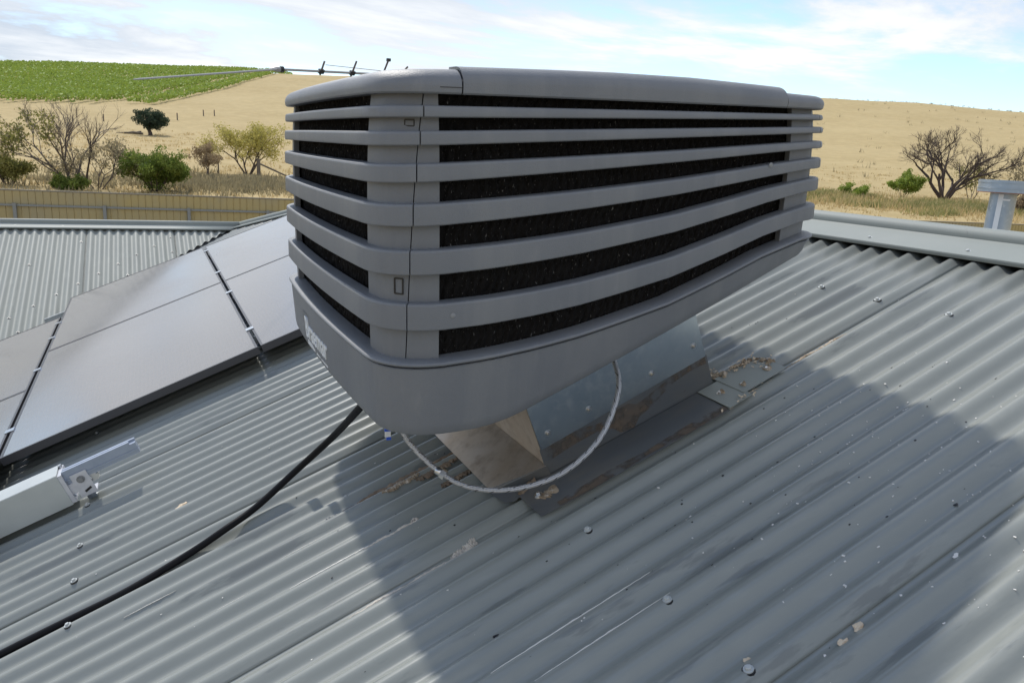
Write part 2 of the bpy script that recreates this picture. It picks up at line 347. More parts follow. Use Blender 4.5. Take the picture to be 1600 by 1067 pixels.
# screws on the crests along the battens
def screw_mesh():
    b = MB(); b.loft([[(.0095*math.cos(a), .0095*math.sin(a), z) for a in [k*math.pi/6 for k in range(12)]] for z in (-.001, .0015)])
    b.loft([[(r*math.cos(a), r*math.sin(a), z) for a in [k*math.pi/3 for k in range(6)]] for r, z in ((.0056, .0015), (.0056, .0055), (.0046, .0066))])
    return b
sb = screw_mesh(); nf = len(sb.F); sb.loft([[(r*math.cos(a), r*math.sin(a), z) for a in [k*math.pi/6 for k in range(12)]] for r, z in ((.0128, -.004), (.0118, -.0008))])  # lowest disc, black on the roof screws, paints in their shadow ring
scr = bpy.data.meshes.new('screw'); scr.from_pydata([tuple(v) for v in sb.V], [], sb.F); scr.materials.append(M['screw']); scr.materials.append(M['black'])
for i_, p_ in enumerate(scr.polygons): p_.material_index = 1 if i_ >= nf else 0
scr_dark = scr.copy(); scr_dark.materials.clear(); scr_dark.materials.append(M['flash']); scr_dark.materials.append(M['flash'])
ROT_ROOF = Matrix((ES, Vector((0, 1, 0)), EN)).transposed().to_euler()
def put(me, name, parent, loc, rot): o = bpy.data.objects.new(name, me); COL.objects.link(o); o.parent = parent; o.location = loc; o.rotation_euler = rot; return o
for lap, o in sheets:
    for row in (-.268, .961, 2.198):
        for j in (0, 3, 7):
            y = lap+.031+PIT*j
            if y > 6.8 or y < -.6 or (row < 0 and y > 7.2): continue
            if row > .9 and row < 1 and 1.45 < y < 2.5: continue
            put(scr, 'screw', o, RP(row+random.uniform(-.006, .006), y, AMP+(.004 if j == 0 else .0005)), ROT_ROOF)
# wing roof behind the valley (ribs run down towards us)
k0 = -80
for w in range(0, 9):
    xa = .99-.762*(w+1); V = []; F = []; NX = 8; rows = 0; x = xa
    while x < xa+.762+.02:
        yv = max(x+VALC+.045, EAVE_X+VALC) if x > EAVE_X else EAVE_X+VALC
        y1 = YA-.02
        if y1-yv > .02:
            n = AMP*math.cos(2*math.pi*(x-XC)/PIT)
            for i in range(NX):
                y = yv+(y1-yv)*i/(NX-1)
                V.append((x, y, ZW+TT*(y-YW)+n/math.cos(TH) + .0006*math.sin(y*4+x)))
            rows += 1
        x += PIT/10
    if rows < 3: continue
    for j in range(rows-1):
        for i in range(NX-1): F.append((j*NX+i, j*NX+i+1, (j+1)*NX+i+1, (j+1)*NX+i))
    o = mesh('roof_sheet', V, F, M['roof_rough'], house, 60, HL)
    ROT_W = Matrix((Vector((0, math.cos(TH), math.sin(TH))), Vector((-1, 0, 0)), Vector((0, -math.sin(TH), math.cos(TH))))).transposed().to_euler()
    for j in range(0, 10):
        x = XC+PIT*(round((xa-XC)/PIT)+j)
        for off_, step in ((.42, 2), (1.10, 5), (.16, 5)):
            y = x+VALC+off_
            if j % step == 0 and y < 8.2 and x > EAVE_X: put(scr_dark, 'screw', o, (x, y, ZW+TT*(y-YW)+AMP+.001), ROT_W)
# valley tray
b = MB(); P0 = Vector((EAVE_X, EAVE_X+VALC, EAVE_X*TT-1.2)); P1 = Vector((XA-.01, XA-.01+VALC, (XA-.01)*TT-1.2)); t = (P1-P0)
a1 = Vector((.12, 0, .12*TT)); a2 = Vector((0, .12, .12*TT)); dn = Vector((0, 0, -.014))
b.add([P0+a1+dn, P1+a1+dn, P1+dn*2, P0+dn*2, P0+a2+dn, P1+a2+dn], [(0, 1, 2, 3), (3, 2, 5, 4)]); b.obj('valley_tray', M['flash'], house, None, HL)
# hidden slopes beyond the ridges
zr = RIDGE_X*TT-1.2; YH = HIPC-RIDGE_X; ZA = XA*TT-1.2
b = MB(); b.add([(RIDGE_X, -4, zr), (RIDGE_X+5.1, -4, zr-5.1*TT), (RIDGE_X+5.1, YH+5.1, zr-5.1*TT), (RIDGE_X, YH, zr)], [(0, 1, 2, 3)]); b.obj('roof_sheet', M['roof'], house, None, HL)
b = MB(); b.add([(RIDGE_X, YH, zr-.006), (RIDGE_X+5.1, YH+5.1, zr-5.1*TT-.006), (-8, YH+5.1, zr-5.1*TT-.006), (-8, YA, ZA-.006), (XA, YA, ZA-.006)], [(0, 1, 2, 3, 4)]); b.obj('roof_sheet', M['roof'], house, None, HL)
# rolled ridge capping
def capping(A, B, sideL, sideR, name='ridge_capping', r=.030, wid=.172, lift=.030, n=10, lr=.013):
    A = Vector(A); B = Vector(B); U = Vector((0, 0, 1)); b = MB(); pr = []
    sl_, sr_ = Vector(sideL).normalized(), Vector(sideR).normalized()
    pr.append(sl_*(wid+.004) + U*(lift-.012)); pr.append(sl_*wid + U*lift)
    pr.append(sl_*(r+.012) + U*(lr+.004))
    hl = Vector((sl_.x, sl_.y, 0)).normalized(); 
    for k in range(n+1):
        a = math.pi*(-.08+1.16*k/n); pr.append(hl*(r*math.cos(a)) + U*(lr+.004+r*math.sin(a)))
    pr.append(sr_*(r+.012) + U*(lr+.004)); pr.append(sr_*wid + U*lift); pr.append(sr_*(wid+.004) + U*(lift-.012))
    L = (B-A).length; ns = max(2, int(L/.6)); rg = []
    for i in range(ns+1):
        rg.append([A+(B-A)*(i/ns)+p for p in pr])
    b.loft(rg, closed=False, cap=False); o = b.obj(name, M['cap'], house, 40, HL)
    sm = o.modifiers.new('thickness', 'SOLIDIFY'); sm.thickness = .0015; return o
c1 = capping((RIDGE_X, -4, zr), (RIDGE_X, YH, zr), (-math.cos(TH), 0, -math.sin(TH)), (math.cos(TH), 0, -math.sin(TH)))
for y in (3.05, 2.68, 2.305, 1.931, 1.556, 1.18, .80, .42): put(scr, 'screw', c1, RP(2.575, y, .0225), ROT_ROOF)
c2 = capping((-8, YA, ZA+.002), (XA, YA, ZA+.002), (0, -math.cos(TH), -math.sin(TH)), (0, math.cos(TH), -math.sin(TH)), wid=.135, r=.028)
for x in [-1.10+.38*i for i in range(-6, 5)]: put(scr_dark, 'screw', c2, (x, YA-.085, ZA-.085*TT+.022), ROT_W)
capping((XA, YA, ZA+.002), (RIDGE_X, YH, zr), (-.707*math.cos(rad(16)), -.707*math.cos(rad(16)), -math.sin(rad(16))), (.707*math.cos(rad(16)), .707*math.cos(rad(16)), -math.sin(rad(16))), 'hip_capping', wid=.15)
# walls, fascia and gutter under the eaves
b = MB(); ze = EAVE_X*TT-1.2
b.abox((-2.1, -3.6, -4.85), (RIDGE_X+4.6, YH+4.6, ze-.05)); b.obj('wall', M['wall'], house, None, HL)
b = MB(); b.abox((-7.6, 5.4, -4.85), (-2.1-.002, YH+4.6, ze-.05)); b.obj('wall', M['wall'], house, None, HL)
b = MB(); b.abox((EAVE_X-.11, -4, ze-.13), (EAVE_X+.01, EAVE_X+VALC, ze-.02)); b.obj('gutter', M['cap'], house, None, HL)
b = MB(); b.abox((-8, EAVE_X+VALC-.11, ze-.13), (EAVE_X-.112, EAVE_X+VALC+.01, ze-.02)); b.obj('gutter', M['cap'], house, None, HL)

# ------------------------------------------------------------------ evaporative cooler
UA, UB, UR, URB, SAG = .565, .579, .10, .05, .016
CC = Vector((.999, 2.046, 0.)); RU = Matrix.Rotation(rad(-1.849), 3, 'Y') @ Matrix.Rotation(rad(.515), 3, 'X')
ZB0 = -.58
cooler = thing('evaporative_cooler', 'wedge shaped grey plastic evaporative cooler with wraparound louvre bands on the roof', 'air cooler', CC+RU@Vector((0, 0, ZB0)), rot=RU.to_euler())
UL = (0, 0, -ZB0)
NSIDE = 24; NC = 12
PLIST = [-(UA-UR)+(.46+(UA-UR))*i/(NSIDE-1) for i in range(NSIDE)]+[UA-URB]      # p of the near-side points (opening ends at .46)
QLIST = [-(UB-UR)+(UB-UR+UB-UR)*i/NSIDE for i in range(NSIDE+1)]
_oc = {}
def outline(off):
    """closed list of (p,q); bowed sides, rounded corners (tight at the uphill end); same index layout for every off"""
    key = round(off, 5)
    if key in _oc: return _oc[key]
    a, bb = UA+off, UB+off; rf, rb = max(.01, UR+off), max(.01, URB+off); P = []
    def remap(v, a0, a1, b0, b1): return b0+(v-a0)*(b1-b0)/(a1-a0)
    def bow(v, h): return SAG*max(0, 1-(v/h)**2)
    near = [(remap(v, PLIST[0], PLIST[-1], -(a-rf), a-rb)) for v in PLIST]
    cs = [(a-rb, -(bb-rb), rb, -90), (a-rb, bb-rb, rb, 0), (-(a-rf), bb-rf, rf, 90), (-(a-rf), -(bb-rf), rf, 180)]
    sides = [[(v, -bb-bow(v, .5)) for v in near], [(a+bow(q, .5), q) for q in [-(bb-rb)+2*(bb-rb)*i/NSIDE for i in range(NSIDE+1)]],
             [(v, bb+bow(v, .5)) for v in reversed(near)], [(-a-bow(q, .5), q) for q in [(bb-rf)-2*(bb-rf)*i/NSIDE for i in range(NSIDE+1)]]]
    for k in range(4):
        P += sides[k]; cx_, cy_, r, a0 = cs[k]
        for i in range(1, NC): an = rad(a0+90*i/NC); P.append((cx_+r*math.cos(an), cy_+r*math.sin(an)))
    _oc[key] = P; return P
def opt(off, f):            # outline point at a fractional index
    P = outline(off); n = len(P); i = math.floor(f); t = f-i; p, q = P[i % n]; p2, q2 = P[(i+1) % n]; return (p+(p2-p)*t, q+(q2-q)*t)
PER = NSIDE+1+NC-1           # points per side+corner = 36
NTOT = 4*PER
SCV = [(-.56, 0), (-.475, .01), (-.365, .04), (-.25, .10), (-.136, .18), (-.04, .27), (.1, .41), (.255, .63), (.38, .82), (.52, .98), (.56, 1)]
def ze_(F_, B_, t, p):
    p = max(-.56, min(.56, p)); u = (p+.56)/1.12
    return F_+(B_-F_)*(u*(1-t)+interp(SCV, p)*t)
def barrel(s): return .007*(1-s*s)+.006*s
BANDS = [((.110, .137), (.087, .124), .0), ((.061, .108), (.033, .093), .0), ((-.002, .074), (-.039, .057), .15),
         ((-.080, .033), (-.125, .008), .45), ((-.172, -.016), (-.223, -.047), .75), ((-.281, -.083), (-.338, -.121), 1.0)]
LIPT, LIPB = (-.407, -.160), (-.417, -.170)
COVB = (.133, .149)
def seg(i0, i1):
    return [i % NTOT for i in range(i0, i1+1)]
# the seams between grille panels slant down the corners
def seamK(sv): return 2.3+(sv+1)/2*2.9
def bounds(nm, K):
    return {'front': (2*PER+NSIDE+K, 4*PER-K), 'near': (-K, NSIDE+K), 'back': (NSIDE+K, 2*PER-K), 'far': (2*PER-K, 2*PER+NSIDE+K)}[nm]
def strip(ids, profile, name, parent, mt, gap=.0013, smooth=21, ends=None):
    """profile(p) -> list of (off, z); lofts it along outline indices; ends = per-profile-point (first, last) fractional indices"""
    rings = []; pts0 = outline(0); last = len(ids)-1
    for c, i in enumerate(ids):
        ring = []
        for k, (off, z) in enumerate(profile(opt(0, i)[0])):
            f = i
            if ends and c == 0 and ends[0]: f = ends[0][k]
            if ends and c == last and ends[1]: f = ends[1][k]
            p, q = opt(off, f)
            if c in (0, last):
                p2, q2 = opt(off, ids[1] if c == 0 else ids[-2]); L = math.hypot(p2-p, q2-q) or 1
                p += (p2-p)/L*gap; q += (q2-q)/L*gap
            ring.append((p, q, z))
        rings.append(ring)
    b = MB(); b.loft(rings); return b.obj(name, mt, parent, smooth, UL)
def frange(f0, f1):
    i0, i1 = math.floor(f0)+1, math.ceil(f1)-1
    return [f0]+[i for i in range(i0, i1+1) if i-f0 > .15 and f1-i > .15]+[f1]
NLV = 8
def wall_prof(p):
    lv = [ze_(*LIPT, 1, p)-.004]
    for i, (tp, bt, t) in enumerate(reversed(BANDS)): lv.append((ze_(*tp, t, p)+ze_(*bt, t, p))/2)
    lv.append(ze_(*COVB, 0, p)+.008)
    n = len(lv)-1; o = [(barrel(1-2*i/n), z) for i, z in enumerate(lv)]
    return o + [(f-.016, z) for f, z in reversed(o)]
KS = [seamK(1-2*i/(NLV-1)) for i in range(NLV)]; KS = KS+list(reversed(KS))
OPEN_N = 0
def post(f_open, base, sign, opens_first):
    """a corner-post strip between an opening edge and the slanting seam base+sign*K"""
    ks = [base+sign*k for k in KS]; kmid = ks[0]
    lo, hi = min(ks), max(ks)
    if opens_first: ids = [i for i in range(math.ceil(f_open), math.ceil(lo))] + [lo]; return strip(ids, wall_prof, 'grille_post', cooler, M['plastic'], ends=(None, ks))
    ids = [hi]+[i for i in range(math.floor(hi)+1, math.floor(f_open)+1)]; return strip(ids, wall_prof, 'grille_post', cooler, M['plastic'], ends=(ks, None))
# front panel posts, long side posts, uphill posts
post(3*PER+1, 2*PER+NSIDE, 1, False); post(3*PER+NSIDE-1, 4*PER, -1, True)
post(4*PER-OPEN_N, 4*PER, -1, False); post(NSIDE-1, NSIDE, 1, True)
post(PER+1, NSIDE, 1, False); post(PER+NSIDE-1, 2*PER, -1, True)
post(2*PER+1, 2*PER, -1, False); post(2*PER+NSIDE+OPEN_N, 2*PER+NSIDE, 1, True)
PRO = .024
for nm in ('front', 'near', 'back', 'far'):
    for k, (tp, bt, t) in enumerate(BANDS):
        sv = -1+2*(k+1)/7.
        def pf(p, tp=tp, bt=bt, t=t, s=sv):
            zt, zb = ze_(*tp, t, p), ze_(*bt, t, p); o = barrel(s)+PRO; e = .0035
            return [(o-PRO-.012, zb+.001), (o-.003, zb), (o-.0005, zb+e*.6), (o, zb+e*1.6), (o-.0008, zt-e*1.5), (o-.0025, zt-e*.45), (o-.006, zt), (o-PRO-.012, zt+.0005)]
        strip(frange(*bounds(nm, seamK(sv)-.35)), pf, 'louvre_band', cooler, M['plastic'])
# filter pads: fluted black cellulose
def pad(ids, name):
    pts0 = outline(-.018); V = []; F = []; nz = 62; P = []
    for c in range(len(ids)-1):
        for k in range(8): P.append(Vector(pts0[ids[c]]).lerp(Vector(pts0[ids[c+1]]), k/8))
    P.append(Vector(pts0[ids[-1]])); n = len(P); cen = Vector((0, 0))
    for i, p in enumerate(P):
        t = (P[min(i+1, n-1)]-P[max(i-1, 0)]).normalized(); nrm = Vector((t.y, -t.x))
        z0, z1 = ze_(*LIPT, 1, p.x)-.02, ze_(*COVB, 0, p.x)+.006
        for j in range(nz):
            z = z0+(z1-z0)*j/(nz-1)
            d = .003*math.sin(i*1.57+math.sin(j*.9)*1.4)+.0022*random.uniform(-1, 1)
            V.append((p.x+nrm.x*d, p.y+nrm.y*d, z))
    for i in range(n-1):
        for j in range(nz-1): F.append((i*nz+j, i*nz+j+1, (i+1)*nz+j+1, (i+1)*nz+j))
    return mesh(name, V, F, M['pad'], cooler, None, UL)
for s0, s1 in ((-OPEN_N-1, NSIDE), (PER, PER+NSIDE), (2*PER, 2*PER+NSIDE+OPEN_N+1), (3*PER-1, 3*PER+NSIDE+1)): pad(seg(s0, s1), 'filter_pad')
# inner liner so that the pads never show daylight
b = MB(); o_ = outline(-.035); b.loft([[(p, q, ze_(*LIPT, 1, p)-.02) for p, q in o_], [(p, q, ze_(*COVB, 0, p)+.02) for p, q in o_]], cap=False); b.obj('pad_liner', M['black'], cooler, None, UL)
# base rim and base tray
def closed_ring(profile, name, mt, smooth=35, captop=False, capbot=False):
    pts0 = outline(0); cache = {}; rings = []
    m_ = len(profile(0)); b = MB()
    cols = []
    for i in range(NTOT):
        col = []
        for (off, z) in profile(pts0[i][0]):
            key = round(off, 5)
            if key not in cache: cache[key] = outline(off)
            p, q = cache[key][i]; col.append((p, q, z))
        cols.append(col)
    base = len(b.V)
    for col in cols: b.V += [Vector(v) for v in col]
    for i in range(NTOT):
        j = (i+1) % NTOT
        for k in range(m_-1): b.F.append((i*m_+k, j*m_+k, j*m_+k+1, i*m_+k+1))
    if captop: b.F.append(tuple(i*m_+m_-1 for i in range(NTOT)))
    if capbot: b.F.append(tuple(i*m_ for i in reversed(range(NTOT))))
    return b.obj(name, mt, cooler, smooth, UL)
def lip_prof(p):
    t, z = ze_(*LIPT, 1, p), ze_(*LIPB, 1, p); o = barrel(1)
    return [(o-.03, z), (o+.024, z), (o+.027, z+.002), (o+.028, (t+z)/2), (o+.026, t-.002), (o+.022, t), (o+.010, t+.002), (o-.02, t+.003)]
closed_ring(lip_prof, 'base_rim', M['plastic'], 28)
BOT = [(-.62, -.578), (-.46, -.578), (-.40, -.577), (-.36, -.573), (-.32, -.565), (-.285, -.554), (-.25, -.541), (-.20, -.520), (.65, -.173)]
def base_prof(p):
    t = ze_(*LIPB, 1, p)-.0045; bt = interp(BOT, p); bt = min(bt, t-.02); o = barrel(1); H = t-bt
    return [(o-.06, bt-.0), (o-.004, bt+.001), (o+.004, bt+.004), (o+.009, bt+.011), (o+.0125, bt+.030 if H > .06 else bt+H*.6), (o+.021, t-.002), (o+.019, t), (o-.03, t)]
closed_ring(base_prof, 'base_tray', M['plastic'], 28, capbot=True)
# top cover: front piece, raised lid, rear piece
def zc_top(p): return interp([(-.62, .183), (-.414, .190), (-.219, .196), (-.06, .200), (.145, .202), (.36, .198), (.62, .192)], p)
def cov_prof(lift, cut=None):
    def f(p):
        zb = ze_(*COVB, 0, p); zt = zc_top(p)+lift; H = zt-zb
        if cut and cut(p): zb += .0125
        o = barrel(-1)-.008; pr = [(o-.05, zb+.002), (o+.031, zb), (o+.0345, zb+.003)]
        for k in range(9):
            a = math.pi/2*k/8; r = min(H-.012, .036); pr.append((o+.036-r*1.25+r*1.25*math.cos(a), zt-r+r*math.sin(a)))
        pr += [(o-.10, zt+.006), (o-.25, zt+.012), (o-.25, zb+.02)]
        return pr
    return f
o0 = outline(.03)
def idx_p(side_start, pv, rev=False):
    best = min(range(side_start, side_start+NSIDE+1), key=lambda i: abs(o0[i % NTOT][0]-pv)); return best
iN0, iN1 = idx_p(0, -.415), idx_p(0, .415); iF0, iF1 = idx_p(2*PER, -.415), idx_p(2*PER, .415)
strip(seg(iF0, NTOT+iN0), cov_prof(-.006, lambda p: False), 'top_cover', cooler, M['plastic'], gap=.0022)
strip(seg(iN1, iF1), cov_prof(-.013), 'top_cover', cooler, M['plastic'], gap=.0015)
strip(seg(iN0, iN1), cov_prof(0), 'top_lid', cooler, M['plastic'], gap=.0008); strip(seg(iF1, iF0), cov_prof(0), 'top_lid', cooler, M['plastic'], gap=.0008)
b = MB(); b.V = [Vector((p, q, zc_top(p)+.008)) for p, q in outline(-.2)]; b.F = [tuple(range(NTOT))]; b.obj('top_panel', M['plastic'], cooler, None, UL)
def seam_prof(p):
    zb = ze_(*COVB, 0, p); o = barrel(-1)-.008; return [(o+.030, zb+.0115), (o+.0364, zb+.0115), (o+.0364, zb+.0130), (o+.030, zb+.0130)]
strip([-.4]+list(range(0, iN0+1)), seam_prof, 'lid_seam', cooler, M['black'], gap=0)
# small square clips on the near front corner post
for ang, z in ((219, .0785), (207, -.248)):
    s = -.8 if z > 0 else .5
    for flip in (1,):
        off = barrel(s); cx_, cy_ = -(UA-UR), -(UB-UR); an = rad(ang+17); nn = Vector((math.cos(an), math.sin(an), 0)); tt = Vector((-math.sin(an), math.cos(an), 0))
        cpt = Vector((cx_, cy_, z))+nn*(UR+off+.0005); b = MB(); wv, hv, th_ = .0095, .0058 if z > 0 else .016, .0014
        for du, dv, su, sv in ((-wv, 0, th_, hv), (wv, 0, th_, hv), (0, -hv, wv, th_), (0, hv, wv, th_)):
            b.box(cpt+tt*du+Vector((0, 0, dv)), tt*su, nn*.0008, Vector((0, 0, sv)))
        b.obj('clip_slot', M['black'], cooler, None, UL)
# small moulding marks
for (pp, zz) in ((-.445, -.305), (.375, .012)):
    b = MB(); q = -(UB+PRO+SAG*max(0, 1-(pp/.5)**2)+barrel(.7))-.0004
    b.loft([[(pp+.006*math.cos(a), q, zz+.006*math.sin(a)) for a in [k*math.pi/6 for k in range(12)]], [(pp+.0045*math.cos(a), q-.001, zz+.0045*math.sin(a)) for a in [k*math.pi/6 for k in range(12)]]]); b.obj('moulding_plug', M['plug'], cooler, 40, UL)
# name badge on the downhill face
px = lambda z: -(UA+barrel(1)+SAG*.9+.0125+(z+.543)*.075)
b = MB(); b.add([(px(z)-.0006, q, z) for q, z in ((.245, -.462), (-.10, -.462), (-.10, -.466), (.241, -.466), (.241, -.55), (.245, -.55))], [(0, 1, 2, 3), (0, 3, 4, 5)]); badge = b.obj('name_badge', M['flash'], cooler, None, UL)
def text_mesh(body, size, ext):
    cu = bpy.data.curves.new('t', 'FONT'); cu.body = body; cu.size = size; cu.extrude = ext; cu.offset = .0012
    ob = bpy.data.objects.new('t', cu); COL.objects.link(ob)
    dg = bpy.context.evaluated_depsgraph_get(); me = bpy.data.meshes.new_from_object(ob.evaluated_get(dg)); bpy.data.objects.remove(ob); return me
me = text_mesh('Braemar', .086, .003); me.name = 'lettering'
TM = Matrix(((0, -.075, -1, px(-.532)-.001), (-1, 0, 0, .200), (0, 1, 0, -.532), (0, 0, 0, 1)))
me.transform(TM); link('lettering', me, M['badge'], badge)
b = MB()
for k in range(26):
    if k in (10, 11, 17): continue
    b.box((px(-.550), .185-.0105*k, -.550), (.0015, 0, 0), (0, .0032, 0), (0, 0, .0065))
b.obj('tagline_strip', M['badge'], badge)

# ------------------------------------------------------------------ duct through the roof with its flashing
drop = thing('roof_duct', 'square galvanised duct with stained flashing under the cooler', 'duct', RP(1.28, 2.0, 0)); DL = -RP(1.28, 2.0, 0)
def rbox(bm_, s0, s1, y0, y1, n0, n1): bm_.box(RP((s0+s1)/2, (y0+y1)/2, (n0+n1)/2), ES*((s1-s0)/2), Vector((0, (y1-y0)/2, 0)), EN*((n1-n0)/2))
S0, S1, Y0, Y1 = 1.003, 1.556, 1.612, 2.48
b = MB(); b.add([RP(S0, Y0-.003, .098), RP(S1, Y0-.003, .112), RP(S1-.004, Y0-.003, .36), RP(S0-.004, Y0-.003, .36)], [(0, 1, 2, 3)])
o = b.obj('duct_face', M['galv'], drop, None, DL); o.modifiers.new('t', 'SOLIDIFY').thickness = .0015
b = MB(); b.add([RP(S0, Y0, .03), RP(S0, Y1, .03), RP(S0-.004, Y1, .36), RP(S0-.004, Y0, .36)], [(0, 1, 2, 3)]); o = b.obj('duct_face', M['galv_brown'], drop, None, DL)
b = MB(); b.add([RP(S1, Y0, 0), RP(S1, Y1, 0), RP(S1-.004, Y1, .36), RP(S1-.004, Y0, .36)], [(0, 1, 2, 3)]); b.obj('duct_face', M['galv'], drop, None, DL)
b = MB(); b.add([RP(S0, Y1, 0), RP(S1, Y1, 0), RP(S1, Y1, .36), RP(S0, Y1, .36)], [(0, 1, 2, 3)]); b.obj('duct_face', M['galv'], drop, None, DL)
# upstand and pan along the near side
b = MB(); b.add([RP(S0-.004, Y0-.001, .02), RP(S1+.005, Y0-.001, .016), RP(S1+.005, Y0-.001, .114), RP(S0-.004, Y0-.001, .10)], [(0, 1, 2, 3)]); b.obj('upstand', M['flash'], drop, None, DL)
pv = [(.90, 1.640, .016), (1.0, 1.606, .020), (1.50, 1.606, .018), (1.50, 1.470, .013), (1.0, 1.472, .012), (.905, 1.478, .012)]
b = MB(); b.add([RP(*v) for v in pv], [tuple(range(6))]); o = b.obj('flashing_pan', M['flash'], drop, None, DL); o.modifiers.new('t', 'SOLIDIFY').thickness = .002
b = MB(); b.add([RP(*v) for v in [(.845, 1.72, .013), (.905, 1.64, .017), (.93, 1.60, .018), (.885, 1.59, .013), (.862, 1.61, .012)]], [(0, 1, 2, 3, 4)]); o = b.obj('flashing_pan', M['flash'], drop, None, DL)
for (a0, a1, y0, y1, n) in ((1.502, 1.585, 1.476, 1.606, .020), (1.575, 1.735, 1.500, 1.618, .0225)):
    b = MB(); b.add([RP(a0, y0-.004, n-.003), RP(a1, y0, n-.003), RP(a1, y1, n), RP(a0, y1, n)], [(0, 1, 2, 3)]); o = b.obj('flashing_tab', M['cap'], drop, None, DL); o.modifiers.new('t', 'SOLIDIFY').thickness = .0025
# apron on the downhill side
b = MB(); b.add([RP(.858, 1.700, .012), RP(.858, 2.50, .012), RP(S0-.001, 2.50, .052), RP(S0-.001, 1.606, .050)], [(0, 1, 2, 3)]); o = b.obj('apron', M['galv_brown'], drop, None, DL); o.modifiers.new('t', 'SOLIDIFY').thickness = .0015
b = MB(); b.add([RP(.858, 1.699, .013), RP(S0-.001, 1.605, .051), RP(S0+.004, 1.604, .016), RP(.90, 1.636, .010), RP(.862, 1.69, .006)], [(0, 1, 2, 3, 4)]); b.obj('flashing_pan', M['flash'], drop, None, DL)
# screws of the duct
dscr = scr.copy(); dscr.materials.clear(); dscr.materials.append(M['steel']); dscr.materials.append(M['galv'])
RN = Matrix((ES, EN, Vector((0, -1, 0)))).transposed().to_euler()
for s, n in ((1.035, .135), (1.165, .14), (1.375, .145), (1.525, .16), (1.10, .30)):
    o = put(dscr, 'screw', drop, RP(s, Y0-.005, n)+DL, RN); o.scale = (.75, .75, .75)
for s, y in ((1.535, 1.55), (1.60, 1.53), (1.70, 1.54), (.94, 1.555)):
    o = put(dscr, 'screw', drop, RP(s, y, .021)+DL, ROT_ROOF)
def blob(parent, pts, w, h, mt, seed, name='sealant', loc=None, taper=True, lift=0):
    """lumpy bead along a polyline given in roof coordinates (s,y,n)"""
    rn = random.Random(seed); P = smooth_path([RP(*p) for p in pts], 6); rg = []; n = len(P)
    for i, p in enumerate(P):
        t = (P[min(i+1, n-1)]-P[max(i-1, 0)]).normalized(); side = EN.cross(t).normalized()
        f = (min(1, 1.2*math.sin(math.pi*(i+.6)/(n+.2))**.5) if taper else 1)*rn.uniform(.55, 1.2)
        f2 = rn.uniform(.5, 1.25); o_ = side*rn.uniform(-.25, .25)*w
        rg.append([p+o_-side*w*f-EN*.002, p+o_-side*w*f*.7+EN*h*.7*f2, p+o_+EN*h*f2, p+o_+side*w*f*.6+EN*h*.6*f2, p+o_+side*w*f-EN*.002])
    b = MB(); b.loft(rg); return b.obj(name, mt, parent, 60, loc)
blob(drop, [(1.575, 1.690, .012), (1.60, 1.65, .014), (1.61, 1.62, .024), (1.595, 1.60, .025)], .009, .010, M['silicone'], 2, loc=DL)
blob(drop, [(1.575, 1.655, .016), (1.57, 1.69, .016), (1.575, 1.71, .014)], .011, .016, M['black'], 12, loc=DL)  # black lump stands in for a dark hole in the sealant
blob(drop, [(.940, 1.535, .0185), (.962, 1.545, .019), (.99, 1.552, .019)], .018, .005, M['silicone'], 5, loc=DL)
blob(drop, [(.905, 1.60, .016), (.935, 1.612, .018), (.965, 1.618, .02)], .012, .010, M['mud'], 6, loc=DL)
blob(drop, [(1.535, 1.547, .021), (1.545, 1.549, .021)], .012, .010, M['silicone'], 7, loc=DL); blob(drop, [(1.595, 1.528, .021), (1.607, 1.53, .021)], .012, .010, M['silicone'], 8, loc=DL); blob(drop, [(1.69, 1.538, .022), (1.71, 1.54, .022)], .016, .008, M['silicone'], 9, loc=DL)
rn = random.Random(78)
for i in range(16):
    s_, y_, n_ = ((rn.gauss(1.675, .026), rn.gauss(1.616, .010), .024) if i < 7 else (rn.gauss(1.60, .010), rn.gauss(1.635, .020), .018) if i < 11 else (rn.gauss(1.725, .010), rn.gauss(1.575, .016), .021))
    a = rn.uniform(0, 3.1); l = rn.uniform(.010, .020); blob(drop, [(s_-l*math.cos(a), y_-l*math.sin(a)*.5, n_-.004), (s_, y_, n_), (s_+l*math.cos(a), y_+l*math.sin(a)*.5, n_-.004)], rn.uniform(.006, .012), rn.uniform(.005, .011), M['silicone'] if i % 3 else M['mud'], 200+i, loc=DL)
b = MB(); rn = random.Random(77)
for i in range(150):
    t = rn.random()
    if i < 60: s_, y_, n_ = rn.gauss(1.665, .035), rn.gauss(1.617, .010), .024
    elif i < 95: s_, y_, n_ = rn.gauss(1.60, .014), rn.gauss(1.64, .022), .016
    elif i < 125: s_, y_, n_ = rn.gauss(1.72, .018), rn.gauss(1.572, .018), .022
    else: s_, y_, n_ = rn.gauss(1.56, .04), 1.478+rn.gauss(0, .008), .017
    a = rn.uniform(0, 3.14); r = rn.uniform(.003, .010); d1 = (ES*math.cos(a)+Vector((0, 1, 0))*math.sin(a)+EN*rn.uniform(-.3, .3)).normalized(); d2 = EN.cross(d1).normalized()
    c_ = RP(s_, y_, n_+rn.uniform(0, .008)); b.add([c_-d1*r, c_+d2*r*.35+EN*r*.2, c_+d1*r*.9, c_-d2*r*.4], [(0, 1, 2, 3)])
kind(b.obj('leaf_debris', M['leaf_litter'], drop, None, DL), 'stuff')
